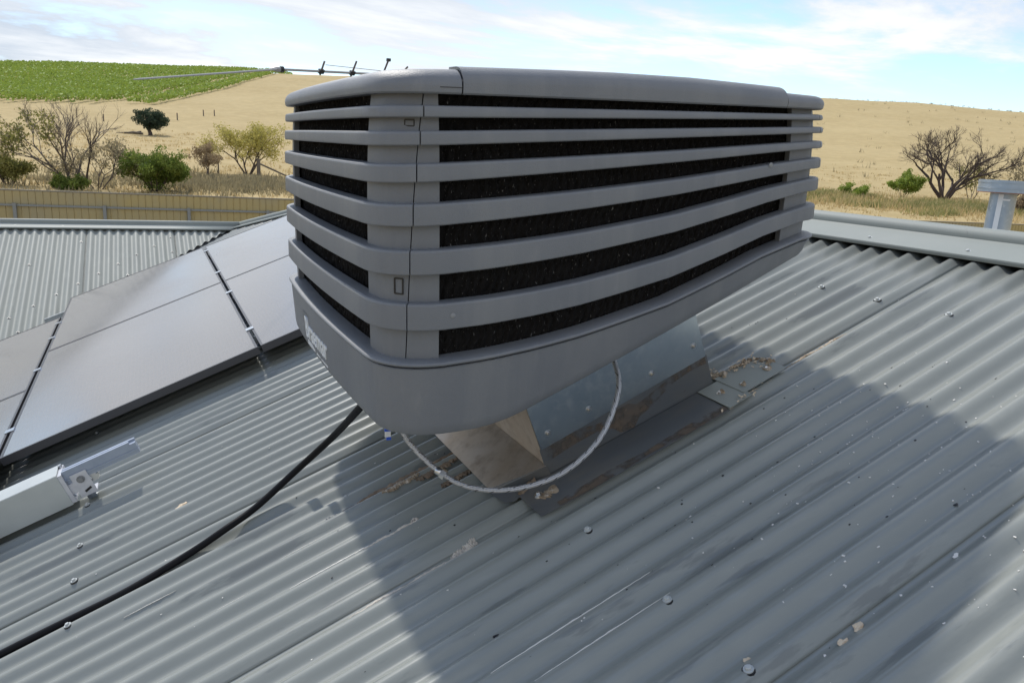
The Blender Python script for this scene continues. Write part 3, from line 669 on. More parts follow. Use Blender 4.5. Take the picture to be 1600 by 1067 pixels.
# brown smear along the upstand and along the pan edge
b = MB(); rn = random.Random(5); lo = []; hi = []
for i in range(25):
    t = i/24; s = S0+.01+(S1-S0-.012)*t; c = .082+.012*math.sin(t*9)-.020*max(0, math.sin(t*3.1+.2))+.024*t
    w_ = .012+.010*abs(math.sin(t*7+1))+(.02 if .40 < t < .52 else 0); lo.append(RP(s, Y0-.0022, c-w_)); hi.append(RP(s, Y0-.0022, min(.112, c+w_*.8)))
b.loft([lo, hi], closed=False, cap=False); b.obj('dirt_smear', M['smear'], drop, None, DL)
b = MB(); lo = []; hi = []
for i in range(25):
    t = i/24; s = .96+.54*t; w_ = .008+.008*abs(math.sin(t*6)); lo.append(RP(s, 1.486-w_, .0165)); hi.append(RP(s, 1.486+w_, .0168))
b.loft([lo, hi], closed=False, cap=False); b.obj('dirt_smear', M['smear'], drop, None, DL)

# sealant and mud lying in the roof troughs: parts of the roof sheets there
def near_sheet(y): return min(sheets, key=lambda q: abs(q[0]+.381-y))[1]
def trough(y, n0=-.007): return n0
def streak(y, s0, s1, w, mt, seed, name, h=.004):
    pts = [(s0+(s1-s0)*i/8, y+.003*math.sin(i*1.9+seed), prof(y, LAP0-.762*2)+.0016) for i in range(9)]
    return blob(near_sheet(y), pts, w, h, mt, seed, name)
streak(1.533, 1.755, 2.00, .008, M['silicone'], 21, 'sealant', .004)
streak(1.531, .40, .70, .007, M['silicone_pale'], 22, 'sealant', .004)
rn = random.Random(90)
for i in range(26):
    t_ = rn.random()**.6; s_ = .635+.10*t_+rn.gauss(0, .006); y_ = 1.532+.030*t_*rn.random(); a = rn.uniform(-.5, .9); l = rn.uniform(.006, .015); n_ = prof(y_, LAP0-.762*2)+.0005
    blob(near_sheet(y_), [(s_-l*math.cos(a), y_-l*math.sin(a)*.5, n_), (s_, y_, n_+.001), (s_+l*math.cos(a), y_+l*math.sin(a)*.5, n_)], rn.uniform(.008, .015), rn.uniform(.003, .006), M['silicone_pale'], 300+i)
streak(1.742, .50, .655, .006, M['silicone_pale'], 28, 'sealant', .003); streak(1.748, .40, .55, .003, M['chip'], 29, 'sealant', .002)
blob(near_sheet(1.75), [(.640, 1.750, .004), (.652, 1.76, .004), (.660, 1.748, .004), (.650, 1.742, .003)], .005, .004, M['silicone_pale'], 30)
streak(1.975, .545, .86, .016, M['mud'], 31, 'mud_streak', .005); streak(1.955, .62, .74, .012, M['silicone'], 32, 'mud_streak', .005)
streak(1.945, .72, .86, .022, M['mud'], 33, 'mud_streak', .003); streak(1.86, .77, .87, .02, M['mud'], 34, 'mud_streak', .003)
streak(1.985, .42, .56, .006, M['flash'], 35, 'mud_streak', .003)
def scratch(y, s0, s1, r, seed):
    rn = random.Random(seed); b = MB(); n = 30
    P = [RP(s0+(s1-s0)*i/n, y+.0007*rn.uniform(-1, 1), prof(y, LAP0-.762*2)+.0022) for i in range(n+1)]
    b.tube(P, [r*(.35+.65*math.sin(math.pi*min(1, (i+1.5)/n)))*rn.uniform(.7, 1.2) for i in range(n+1)], 5); b.obj('scratch', M['chip'], near_sheet(y))
scratch(1.139, .60, .985, .0019, 36); scratch(1.064, .66, .98, .0017, 37)
scratch(2.02, -.12, .02, .0012, 38); scratch(1.90, .30, .42, .001, 39); scratch(1.745, .30, .52, .002, 40); scratch(1.82, .12, .20, .0008, 41)

# ------------------------------------------------------------------ braided water hose
HP = [(.548, 1.675, -.560), (.537, 1.665, -.625), (.535, 1.66, -.663), (.570, 1.64, -.713), (.615, 1.60, -.753), (.654, 1.55, -.769), (.708, 1.50, -.768), (.772, 1.46, -.752), (.846, 1.44, -.726), (.906, 1.43, -.684), (.962, 1.44, -.637), (1.012, 1.47, -.578), (1.046, 1.51, -.527), (1.054, 1.56, -.474), (1.05, 1.60, -.40)]
hose = thing('braided_hose', 'braided stainless water hose looping under the cooler in front of the duct', 'hose', HP[6]); HV = -Vector(HP[6])
P = smooth_path(HP, 9); b = MB(); NR = 14; b.tube(P, .0066, NR); o = b.obj('hose_sleeve', M['hose'], hose, 60, HV)
uv = o.data.uv_layers.new(name='UVMap'); acc = [0]
for i in range(1, len(P)): acc.append(acc[-1]+(P[i]-P[i-1]).length)
for poly in o.data.polygons:
    ks = [v % NR for v in poly.vertices]; wrap = max(ks)-min(ks) > NR/2
    for li, v in zip(poly.loop_indices, poly.vertices):
        kk = v % NR; kk = kk+NR if wrap and kk == 0 else kk
        uv.data[li].uv = (acc[min(v//NR, len(acc)-1)], kk/NR)
def along(P, i): return P[i], (P[i+1]-P[i]).normalized()
p, t = along(P, 36); b = MB(); b.tube([p-t*.016, p-t*.014, p-t*.002, p], [.009, .0105, .0105, .009], 12); b.obj('ferrule', M['steel'], hose, 40, HV)
b = MB(); b.tube([p-t*.001, p+t*.012], [.0125, .0125], 6); b.obj('nut', M['steel'], hose, None, HV)
b = MB(); b.tube([P[0], P[0]+Vector((0, 0, -.03))], .011, 10); b.obj('nut', M['steel'], hose, None, HV)
# little blue and white tag beside the hose end
tg = thing('valve_tag', 'tiny blue and white tag hanging under the cooler corner beside the hose', 'tag', (.506, 1.690, -.668))
b = MB(); b.abox((-.008, -.002, -.012), (.006, .002, .003)); b.obj('tag_plate', M['white'], tg)
b = MB(); b.abox((-.009, -.003, .003), (.007, .003, .010)); b.abox((-.004, -.0026, -.020), (.007, .0026, -.012)); b.obj('tag_band', M['blue'], tg)
b = MB(); b.tube([(.004, .004, .008), (.006, .006, .10)], .0015, 6); b.obj('tag_cord', M['rubber'], tg)

# ------------------------------------------------------------------ black cable down the roof
CP = [(-1.9, 2.153, .0015), (-1.3, 2.153, .0015), (-.80, 2.154, .0015), (-.449, 2.156, .0025), (-.281, 2.154, .002), (-.108, 2.148, .003), (.074, 2.166, .011), (.177, 2.168, .026), (.283, 2.195, .033), (.426, 2.205, .076), (.566, 2.095, .175), (.648, 1.880, .312), (.70, 1.75, .40), (.76, 1.70, .46)]
P = smooth_path([RP(*c) for c in CP], 8); b = MB(); b.tube(P, .0106, 12)
cab = b.obj('power_cable', M['rubber'], None, 60); tag(cab, 'thick black cable curving from under the cooler down across the corrugated roof', 'cable')

# ------------------------------------------------------------------ solar panels on rails
PW = 1.108
def solar(s0, y0, y1, label, top=.120):
    L = y1-y0; o = thing('solar_panel', label, 'solar panel', RP(s0, y0, top-.035), 'solar panels on the near slope', ROT_ROOF)
    b = MB(); w = .011
    for lo, hi in (((0, 0, 0), (w, L, .035)), ((PW-w, 0, 0), (PW, L, .035)), ((w, 0, 0), (PW-w, w, .035)), ((w, L-w, 0), (PW-w, L, .035))): b.abox(lo, hi)
    b.obj('frame', M['frame'], o)
    b = MB(); b.abox((w, w, .027), (PW-w, L-w, .0335)); b.obj('glass', M['solar'], o)
    return o
cols = ((-.601, 3.492, 5.270, 7.06), (.522, 3.492, 5.270, 7.06), (-1.724, 2.66, 4.495, 6.33))
nm = (('middle column', 'between the two gaps with clamps'), ('right column', 'running behind the cooler'), ('left column', 'at the left edge of the picture'))
labs = [('black framed solar panel, nearer of the middle pair facing the shadowed roof strip', 'black framed solar panel, farther of the middle pair overhanging the roof valley'),
        ('black framed solar panel, nearer of the pair partly hidden behind the cooler', 'black framed solar panel, farther of the pair beside the hip capping'),
        ('black framed solar panel, nearer of the pair cut by the left picture edge', 'black framed solar panel, farther of the left pair below the rail end')]
for (s0, ya, ym, yb), lb in zip(cols, labs):
    solar(s0, ya, ym-.0015, lb[0]); solar(s0, ym+.0015, yb, lb[1])
RAILS = [(3.84, -1.75, 1.66), (4.86, -1.75, 1.66), (5.64, -1.75, 1.66), (6.78, -.80, 1.66), (6.10, -1.75, -.56)]
rl = ['aluminium rail under the panels nearest the cooler', 'aluminium rail second from the cooler under the solar panels', 'aluminium rail third from the cooler under the solar panels', 'aluminium rail whose end sticks out above the left panel column', 'short aluminium rail under the top of the left panel column']
for (y, s0, s1), lb in zip(RAILS, rl):
    o = thing('mounting_rail', lb, 'rail', RP((s0+s1)/2, y, .045), 'solar panel rails', ROT_ROOF)
    b = MB(); h = (s1-s0)/2; b.abox((-h, -.02, 0), (h, .02, .034)); b.obj('rail_bar', M['alu'], o)
    for k in range(3):
        b = MB(); c = -h+.25+(2*h-.5)*k/2; b.abox((c-.02, -.03, -.038), (c+.02, -.0205, .03)); b.abox((c-.02, -.0205, -.038), (c+.02, .03, -.034)); b.obj('roof_foot', M['alu'], o)
    for cs in (-.6085, .5145):
        if s0 < cs < s1 and not (y > 6.7 and cs < 0):
            c = cs-(s0+s1)/2; b = MB(); b.abox((c-.019, -.022, .0755), (c+.019, .022, .0795)); b.abox((c-.005, -.02, .03), (c+.005, .02, .0755)); b.obj('clamp', M['alu'], o)

# ------------------------------------------------------------------ isolator shroud and rail stub at lower left
sh = thing('isolator_shroud', 'pale grey metal box cover with a rail stub at the left picture edge', 'cover box', RP(-.30, 2.94, 0), None, ROT_ROOF)
b = MB()
b.abox((-.95, -.052, .150), (-.002, .05, .1535)); b.abox((-.95, -.055, .030), (-.002, -.0515, .152)); b.abox((-.95, .0465, .03), (-.002, .05, .1498)); b.obj('cover', M['alu_white'], sh)
b = MB(); b.abox((-.0018, -.053, .034), (.012, .049, .148)); b.obj('end_plate', M['zinc'], sh)
b = MB()
for k in range(3): b.box((.0145, -.030, .060+.030*k), (.003, 0, 0), (0, .012, .006), (0, -.003, .006))
b.obj('louvre_slot', M['alu_dull'], sh)
b = MB(); b.tube([(.004, .03, .1485), (.004, .03, .159)], .007, 8); b.obj('bolt_head', M['steel'], sh)
b = MB(); b.abox((.03, -.045, .035), (.085, -.040, .128)); b.abox((.03, -.040, .035), (.085, .02, .040)); b.abox((.0121, -.0449, .06), (.03, -.0405, .10)); br = b.obj('bracket', M['zinc'], sh)
b = MB(); b.tube([(.057, -.0449, .102), (.057, -.054, .102)], .009, 6); b.tube([(.057, -.0451, .102), (.057, -.0475, .102)], .014, 10); b.obj('bolt_head', M['plug'], sh)
b = MB(); b.box((.062, -.0458, .056), (.012, 0, .004), (0, .0006, 0), (-.001, 0, .004)); b.obj('bracket_slot', M['black'], sh)
b = MB(); x0, x1 = .0125, .268
b.abox((x0, -.0385, .142), (x1-.02, -.026, .152)); b.abox((x0, -.014, .142), (x1, -.002, .150)); b.abox((x0, -.0375, .100), (x1, -.003, .1418)); b.abox((x0, -.041, .112), (x1, -.0378, .118))
b.obj('rail_stub', M['alu_dull'], sh)
b = MB(); b.abox((.085, -.030, .070), (.105, -.01, .0995)); b.abox((.098, -.036, .076), (.112, -.02, .094)); b.obj('clamp_block', M['steel'], sh)
b = MB(); b.abox((-.6, -.03, .005), (-.56, .03, .0298)); b.abox((.04, -.02, .008), (.07, .01, .0349)); b.obj('foot', M['alu'], sh)

# ------------------------------------------------------------------ leaf litter and chips on the roof
def leaf(s, y, size, mt, label, seed, cat='leaf', name='dry_leaf'):
    rn = random.Random(seed); lap = max(l for l, _ in sheets if l <= y+1e-6); b = MB(); n = 9; ring = []
    for k in range(n):
        a = 2*math.pi*k/n; r = size*rn.uniform(.55, 1.05); ring.append(Vector((r*math.cos(a)*1.25, r*math.sin(a)*.8, size*rn.uniform(.0, .35))))
    V = [Vector((0, 0, size*.28))]+ring; F = [(0, 1+k, 1+(k+1) % n) for k in range(n)]
    o = mesh(name, V, F, mt, None, None); o.modifiers.new('t', 'SOLIDIFY').thickness = size*.06
    o.location = RP(s, y, prof(y, lap)+.0025); o.rotation_euler = ROT_ROOF
    return tag(o, label, cat, 'litter on the roof')
leaf(1.173, .775, .0125, M['leaf_litter'], 'larger curled tan leaf lying at the sheet lap at lower right', 1)
leaf(1.125, .767, .0095, M['leaf_litter'], 'smaller curled pinkish leaf beside the larger one at lower right', 2)
leaf(.062, 2.513, .020, M['leaf_litter'], 'pale tan leaf flake left of the black cable', 3)
leaf(.984, .849, .0075, M['leaf_litter'], 'tiny tan leaf just above the lowest roof screw', 4)
leaf(1.422, .772, .0065, M['chip'], 'white chip on the sheet lap near the right edge', 5, 'chip', 'pale_chip')
leaf(.650, 1.226, .0075, M['black'], 'small black pebble of debris in the cooler shadow', 6, 'debris', 'debris_crumb')
leaf(1.51, .70, .0055, M['bark_grey'], 'brown seed husk on the sunlit sheet at right', 8, 'seed', 'seed_husk')
leaf(1.545, .86, .0055, M['black'], 'black seed husk at the shadow edge on the right', 9, 'seed', 'seed_husk')
b = MB(); rn = random.Random(11)
for i in range(380):
    if i < 230: s = rn.gauss(1.55, .28); y = rn.gauss(.95, .25)
    else: s = rn.uniform(-.6, 2.3); y = rn.uniform(.5, 3.2)
    if s > 2.4 or y < .2: continue
    lap = max(l for l, _ in sheets if l <= y+1e-6); r = rn.uniform(.0007, .0022); c = RP(s, y, prof(y, lap)+r*.4+.001*(y-lap < .07)); a = rn.uniform(0, 3)
    d1 = ES*math.cos(a)+Vector((0, 1, 0))*math.sin(a); d2 = EN.cross(d1)
    b.box(c, d1*r*rn.uniform(.8, 1.6), d2*r*rn.uniform(.5, 1), EN*r*.4)
o = b.obj('grit', M['chip']); tag(o, 'fine pale grit and crumbs scattered over the roof sheets', 'grit'); kind(o, 'stuff')
b = MB()
for i in range(170):
    s = rn.uniform(.3, 2.0); y = rn.uniform(.75, 2.4); lap = max(l for l, _ in sheets if l <= y+1e-6); r = rn.uniform(.001, .0026)
    b.box(RP(s, y, prof(y, lap)+.0006), ES*r, Vector((0, r*.7, 0)), EN*r*.4)
o = b.obj('dark_grit', M['black']); tag(o, 'fine dark specks scattered around the duct flashing', 'grit'); kind(o, 'stuff')

# ------------------------------------------------------------------ television antenna behind the cooler
def AZ(az, el, d): a = rad(az); return Vector((d*math.sin(a), d*math.cos(a), d*math.tan(rad(el))))
ant = thing('tv_antenna', 'thin grey television antenna sticking out behind the top of the cooler', 'antenna', (1.62, 5.9, 1.62*TT-1.2)); AV = -Vector((1.62, 5.9, 1.62*TT-1.2))
j = AZ(8.75, 5.05, 5.6); tip = AZ(-.34, 3.61, 4.15); e2 = AZ(18.6, 5.30, 6.2)
b = MB(); b.tube([tip, tip.lerp(j, .03), j], [.002, .0045, .0068], 8); b.obj('arm', M['boom'], ant, 40, AV)
b = MB(); b.tube([j, e2], .0085, 8); b.obj('boom', M['boom'], ant, 40, AV)
t = (e2-j).normalized(); up_ = Vector((.12, .05, 1)).normalized()
b = MB(); b.tube([j-t*.055, j-t*.02, j+t*.02], [.006, .017, .018], 8); b.obj('joint', M['boom'], ant, 40, AV)
b = MB(); b.tube([j+t*.012, j+t*.035], .021, 8); b.obj('joint_cap', M['black'], ant, 40, AV)
for f, a_, L in ((.27, .4, .075), (.48, .42, .09), (.70, .42, .115), (.83, .9, .09)):
    c = j.lerp(e2, f); d = (Vector((.428, .872, 0))*-.25+r2*a_+Vector((0, 0, 1))*.9).normalized()
    b = MB(); b.tube([c-d*L*.35, c+d*L], .0065, 6); b.obj('element', M['bark_grey'], ant, None, AV)
    b = MB(); b.box(c, t*.018, d*.014, t.cross(d)*.014); b.obj('element_clip', M['black'], ant, None, AV)
b = MB(); c = j.lerp(e2, .70)+(Vector((.428, .872, 0))*-.25+r2*.42+Vector((0, 0, 1))*.9).normalized()*.115; b.box(c, (.014, 0, 0), (0, .014, 0), (0, 0, .010)); b.obj('element_tip', M['black'], ant, None, AV)
b = MB(); b.tube([j.lerp(e2, .30)+Vector((0, 0, .045)), j.lerp(e2, .95)+Vector((0, 0, .012))], .0018, 5); b.obj('stay_wire', M['black'], ant, None, AV)
b = MB(); b.tube([Vector((1.62, 5.9, 1.62*TT-1.2)), Vector((1.62, 5.9, e2.z-.05)), e2], .016, 10); b.obj('mast', M['galv'], ant, None, AV)

# ------------------------------------------------------------------ flue beyond the ridge at right
fx, fy = 5.05, 3.09; zf0 = zr-(fx-RIDGE_X)*TT-.05
fl = thing('roof_flue', 'round galvanised flue with a wide cowl standing beyond the ridge', 'flue', (fx, fy, zf0)); FV = (0, 0, -zf0)
def cyl(r0, z0, r1, z1, n=28): return [[(r0*math.cos(2*math.pi*k/n), r0*math.sin(2*math.pi*k/n), z0) for k in range(n)], [(r1*math.cos(2*math.pi*k/n), r1*math.sin(2*math.pi*k/n), z1) for k in range(n)]]
PO = Vector((-.048, .020, 0)); b = MB(); b.loft([[Vector(p)+PO for p in r] for r in cyl(.076, zf0, .076, -.03)]); b.obj('flue_pipe', M['gum'], fl, 40, FV)
b = MB()
for z0, z1, r in ((-.040, -.018, .196), (-.0178, -.012, .200), (-.0118, .018, .196), (.0182, .024, .200), (.0242, .036, .197)): b.loft(cyl(r, z0, r, z1, 40))
b.obj('cowl', M['gum'], fl, 40, FV)
b = MB(); b.loft(cyl(.1975, -.0445, .1975, -.0402, 40)); b.obj('rust_rim', M['rust'], fl, 40, FV)
b = MB(); d = Vector((-fx, -fy, 0)).normalized(); s_ = Vector((-d.y, d.x, 0))
c = PO+d*.0765-s_*.012; b.box(c+Vector((0, 0, -.17)), s_*.014, d*.004, Vector((0, 0, .12))); b.box(c+Vector((0, 0, -.085))+s_*.02, s_*.034, d*.003, Vector((0, 0, .006)))
b.obj('pale_seam', M['white'], fl, None, FV)
b = MB(); b.loft([[Vector(p)+PO for p in r] for r in cyl(.084, zf0, .084, zf0+.12)]); b.obj('flue_collar', M['flash'], fl, 40, FV)

# ------------------------------------------------------------------ boundary fence
fen = thing('boundary_fence', 'long khaki sheet metal boundary fence behind the house', 'fence', (0, 26.4, zground(0, 26.4)))
FO = Vector((0, 26.4, zground(0, 26.4))); fd = Vector((1, -.115, 0)).normalized(); fnn = Vector((-fd.y, fd.x, 0)); FTOP = -1.73
def FP(t, z, d=0): return Vector((0, 26.4, 0))+fd*t+fnn*d+Vector((0, 0, z)) - FO
RIBW = .198; n0 = -int(9/RIBW); n1 = int(46/RIBW)
sheet_ids = list(range(n0, n1))
shown = set(i for i in sheet_ids if i*RIBW < 9.5); 
def fpan(i): 
    a, c = i*RIBW, (i+1)*RIBW; b = MB(); z0, z1 = -3.9, FTOP
    pr = [(a+.001, 0), (a+.012, .022), (c-.030, .022), (c-.018, 0), (c-.001, 0)]
    b.loft([[FP(t, z0, -d) for t, d in pr], [FP(t, z1, -d) for t, d in pr]], closed=False, cap=False); return b
for i in sheet_ids:
    if i in shown: fpan(i).obj('fence_sheet', M['fence'], fen)
b = MB()
for i in sheet_ids:
    if i not in shown: q = fpan(i); b.add(q.V, q.F)
o = b.obj('fence_sheet', M['fence'], fen); kind(o, 'stuff')
b = MB(); b.box(FP(18.5, FTOP+.012), fd*27.6, fnn*.028, Vector((0, 0, .022))); b.obj('top_capping', M['fence_cap'], fen)
b = MB(); b.box(FP(18.5, FTOP-.42, -.06), fd*27.6, fnn*.02, Vector((0, 0, .028))); b.obj('rail', M['fence_post'], fen)
for k in range(-3, 19):
    t = -1.15+2.38*k
    if t > 45: break
    b = MB(); b.box(FP(t, (FTOP-.36-4.0)/2, -.11), fd*.045, fnn*.028, Vector((0, 0, (FTOP-.36+4.0)/2))); b.obj('post', M['fence_post'], fen)

# ------------------------------------------------------------------ trees and shrubs
def leaves(b, rn, c, r, n, size, flat=.8):
    for _ in range(n):
        while True:
            v = Vector((rn.uniform(-1, 1), rn.uniform(-1, 1), rn.uniform(-1, 1)))
            if v.length < 1: break
        v = v*(.55+.45*rn.random()) if rn.random() < .4 else v.normalized()*rn.uniform(.7, 1.05)
        p = c+Vector((v.x*r, v.y*r, v.z*r*flat)); s = size*rn.uniform(.6, 1.4)
        a = Vector((rn.gauss(0, 1), rn.gauss(0, 1), rn.gauss(0, .6))).normalized(); q = a.orthogonal().normalized(); w = a.cross(q)
        ang = rn.uniform(0, 6.28); u_ = q*math.cos(ang)+w*math.sin(ang); v_ = a.cross(u_)
        b[0].extend([p-u_*s, p+v_*s*.45, p+u_*s, p-v_*s*.45]); k = len(b[0])-4; b[1].append((k, k+1, k+2, k+3))
def branch(bt, tips, rn, p, d, L, r, depth, maxd, up=.15, spread=.6, curve=.25, split=(2, 3), shrink=.72):
    P = [p]; D = d.normalized(); n = 4
    for i in range(n):
        D = (D+Vector((rn.uniform(-1, 1), rn.uniform(-1, 1), rn.uniform(-.6, 1)*up*2))*curve*.45).normalized(); P.append(P[-1]+D*L/n)
    bt.tube(P, [r*(1-.45*i/n) for i in range(n+1)], 6 if depth < 2 else 4, cap=False)
    tips.append((P[-1], depth)); tips.append((P[2], depth))
    if depth >= maxd: return
    for k in range(rn.randint(*split)):
        i = rn.choice([2, 3, 4, 4]); ax = Vector((rn.gauss(0, 1), rn.gauss(0, 1), rn.gauss(0, .5))); ax = (ax-D*ax.dot(D)).normalized()
        nd = (D+ax*spread*rn.uniform(.6, 1.3)+Vector((0, 0, up))).normalized()
        branch(bt, tips, rn, P[i], nd, L*shrink*rn.uniform(.8, 1.15), r*.55*(1.15 if i == 4 else 1), depth+1, maxd, up, spread, curve, split, shrink)
def plant(name, label, cat, base, seed, stems, L, r, maxd, bark, leafm=None, nleaf=0, lsize=.1, lrad=.35, spread=.6, up=.15, minleaf=2, split=(2, 3), lean=(0, 0), curve=.25, shrink=.72, group=None, extra=None, keep=1.0, wide=.5, flat=.8):
    rn = random.Random(seed); o = thing(name, label, cat, base, group); bt = MB(); tips = []
    for k in range(stems):
        a = 2*math.pi*(k+rn.random()*.6)/max(1, stems); d = Vector((math.cos(a)*wide*(stems > 1)+lean[0], math.sin(a)*wide*(stems > 1)+lean[1], 1))
        branch(bt, tips, rn, Vector((math.cos(a)*.12*(stems > 1), math.sin(a)*.12*(stems > 1), -.1)), d, L*rn.uniform(.85, 1.15), r*rn.uniform(.8, 1.1), 0, maxd, up, spread, curve, split, shrink)
    bt.obj('trunk', bark, o, 60)
    if leafm:
        lb = ([], [])
        for p, dep in tips:
            if dep >= minleaf and rn.random() < keep and (extra is None or extra(p)): leaves(lb, rn, p, lrad*rn.uniform(.6, 1.2), nleaf, lsize, flat)
        if lb[0]: rawmesh('crown', lb[0], lb[1], leafm, o)
    return o
T = lambda az, d: gp(az, d, -.05)
right2 = lambda az: Vector((math.cos(rad(az)), -math.sin(rad(az)), 0))
plant('olive_shrub', 'olive green wide shrub at the left picture edge behind the fence', 'shrub', T(-7.7, 46), 3, 5, .62, .055, 3, M['bark_dark'], M['lf_olive'], 30, .06, .33, .7, .10, 1, wide=.55, shrink=.72)
plant('tall_sparse_tree', 'tall half bare tree with a few green leaf clumps left of the green bush', 'tree', T(-4.3, 46), 12, 3, 1.62, .085, 5, M['bark_grey'], M['lf_olive'], 3, .075, .3, .62, .20, 3, wide=.5, keep=.5, split=(2, 4), extra=lambda p: p.x < -.55 and p.z < 3.7, shrink=.74)
plant('small_bush', 'small round grey green bush at the foot of the tall sparse tree', 'bush', T(-4.4, 45), 21, 5, .45, .02, 2, M['bark_dark'], M['lf_green'], 36, .06, .26, .8, .05, 0, wide=.8)
plant('dead_shrub', 'grey leafless tangled shrub between tall tree and green bush', 'shrub', T(-2.8, 45.6), 33, 6, 1.05, .035, 4, M['bark_grey'], M['lf_grey'], 2, .06, .3, .8, .12, 3, wide=.8, split=(3, 3))
plant('thin_dead_tree', 'thin upright dead tree with dark trunk beside the small round bush', 'tree', T(-3.45, 46.5), 35, 1, 1.35, .065, 5, M['bark_dark'], None, spread=.42, up=.30, split=(2, 3))
plant('green_bush', 'large dense green bush standing behind the khaki fence', 'bush', T(.6, 45.5), 41, 9, 1.02, .05, 3, M['bark_dark'], M['lf_green'], 44, .065, .38, .7, .10, 0, wide=.55, shrink=.70)
plant('brown_tree', 'small brownish tree with a bare lower branch left of the yellow tree', 'tree', T(4.0, 55), 52, 2, .95, .05, 4, M['bark_grey'], M['lf_brown'], 12, .06, .30, .7, .12, 2, wide=.4)
plant('yellow_tree', 'yellow green broad tree beside the timber strainer post', 'tree', T(6.6, 57), 64, 4, 1.32, .075, 4, M['bark_dark'], M['lf_yellow'], 9, .07, .46, .75, .10, 2, wide=.55, split=(3, 3))
# dark leaning fig on the paddock
rn = random.Random(5); base = T(.5, 110); fig = thing('dark_leaning_tree', 'dark round tree standing alone on the dry paddock', 'tree', base); R_ = right2(.5)
bt = MB(); bt.tube([(0, 0, -.2), Vector((0, 0, .35))+R_*.0, Vector((0, 0, .8))-R_*.15, Vector((0, 0, 1.5))+R_*.1, Vector((0, 0, 2.2))+R_*.4], [.32, .24, .22, .2, .12], 8)
for k in range(7): a = k*.9; bt.tube([Vector((0, 0, .9))-R_*.1, Vector((math.cos(a)*.7, math.sin(a)*.7, 1.7)), Vector((math.cos(a)*1.5, math.sin(a)*1.4, 2.2))], [.14, .1, .05], 6)
bt.obj('trunk', M['bark_dark'], fig, 60); lb = ([], [])
for k in range(230):
    v = Vector((rn.uniform(-1, 1), rn.uniform(-1, 1), rn.uniform(-1, 1)))
    if v.length > 1: continue
    c = R_*(v.x*2.05+.12)+Vector((-R_.y, R_.x, 0))*v.y*1.9+Vector((0, 0, 2.05+v.z*1.25-.17*v.x)); leaves(lb, rn, c, .40, 60, .10)
rawmesh('crown', lb[0], lb[1], M['lf_dark'], fig)
b = MB(); lo_ = T(-.55, 111); b.tube([(-1.1, .3, .1), (0, 0, .25), (1.2, -.2, .18)], [.06, .16, .12], 8); b.tube([(-.2, .5, .1), (1.0, .3, .42)], [.13, .10], 8); b.tube([(-1.9, .2, .12), (-.6, .1, .2)], [.04, .10], 6)
o = b.obj('fallen_log', M['wood'], None, 60, lo_); tag(o, 'grey fallen log lying left of the dark round tree', 'log')
# right hand side
plant('bare_tree', 'large leafless dark branched tree on the right paddock edge', 'tree', T(54.9, 77), 77, 6, 2.42, .18, 6, M['bark_dark'], None, spread=.74, up=.15, split=(2, 4), wide=.75, curve=.45, shrink=.71)
plant('bright_bush', 'bright green bush left of the leafless tree on the right', 'bush', T(52.5, 76), 82, 6, .85, .03, 3, M['bark_dark'], M['lf_bright'], 26, .085, .32, .7, .14, 1, wide=.45)
plant('low_bush', 'low bright green bush alone at the paddock edge right of the cooler', 'bush', T(49.5, 70), 85, 7, .60, .02, 2, M['bark_dark'], M['lf_bright'], 30, .07, .24, .8, .06, 0, wide=1.1)
plant('dry_shrub', 'sparse grey green shrub behind the flue cowl', 'shrub', T(58.2, 78), 91, 4, 1.7, .06, 4, M['bark_grey'], M['lf_grey'], 3, .09, .5, .6, .12, 3, wide=.8, lean=(.25, -.1))
plant('grey_shrub', 'thin grey shrub with small leaves just right of the leafless tree', 'shrub', T(56.4, 79), 94, 3, 1.2, .05, 4, M['bark_grey'], M['lf_olive'], 3, .08, .4, .6, .14, 2, wide=.5)
plant('brown_shrub', 'low rusty brown shrub right of the flue pipe', 'shrub', T(59.3, 66), 96, 6, .55, .02, 3, M['bark_grey'], M['lf_brown'], 14, .07, .3, .8, .06, 1, wide=.9)
# timber posts of the paddock fence
def tpost(az, d, h, r, label, brace=False):
    p = gp(az, d, 0); o = thing('timber_post', label, 'post', p, 'paddock fence posts'); b = MB(); b.tube([(0, 0, -.3), (0, 0, h)], [r, r*.93], 8); b.obj('post_shaft', M['wood'], o, 40)
    if brace: b = MB(); q = right2(az); b.tube([Vector((0, 0, h*.72))+q*.06, q*1.9+Vector((0, 0, .05))], .06, 6); b.obj('brace', M['wood'], o, 40)
tpost(7.3, 56, 1.15, .13, 'thick timber strainer post with a sloping brace beside the yellow tree', True)
tpost(4.65, 56, .95, .05, 'thin timber post under the small brownish tree')
for az, d, lb in ((-2.2, 132, 'weathered post on the paddock left of the dark round tree'), (2.19, 138, 'weathered post on the paddock right of the dark round tree'), (3.83, 150, 'left one of two close posts high on the paddock'), (4.52, 150, 'right one of two close posts high on the paddock')): tpost(az, d, 1.05, .10, lb)
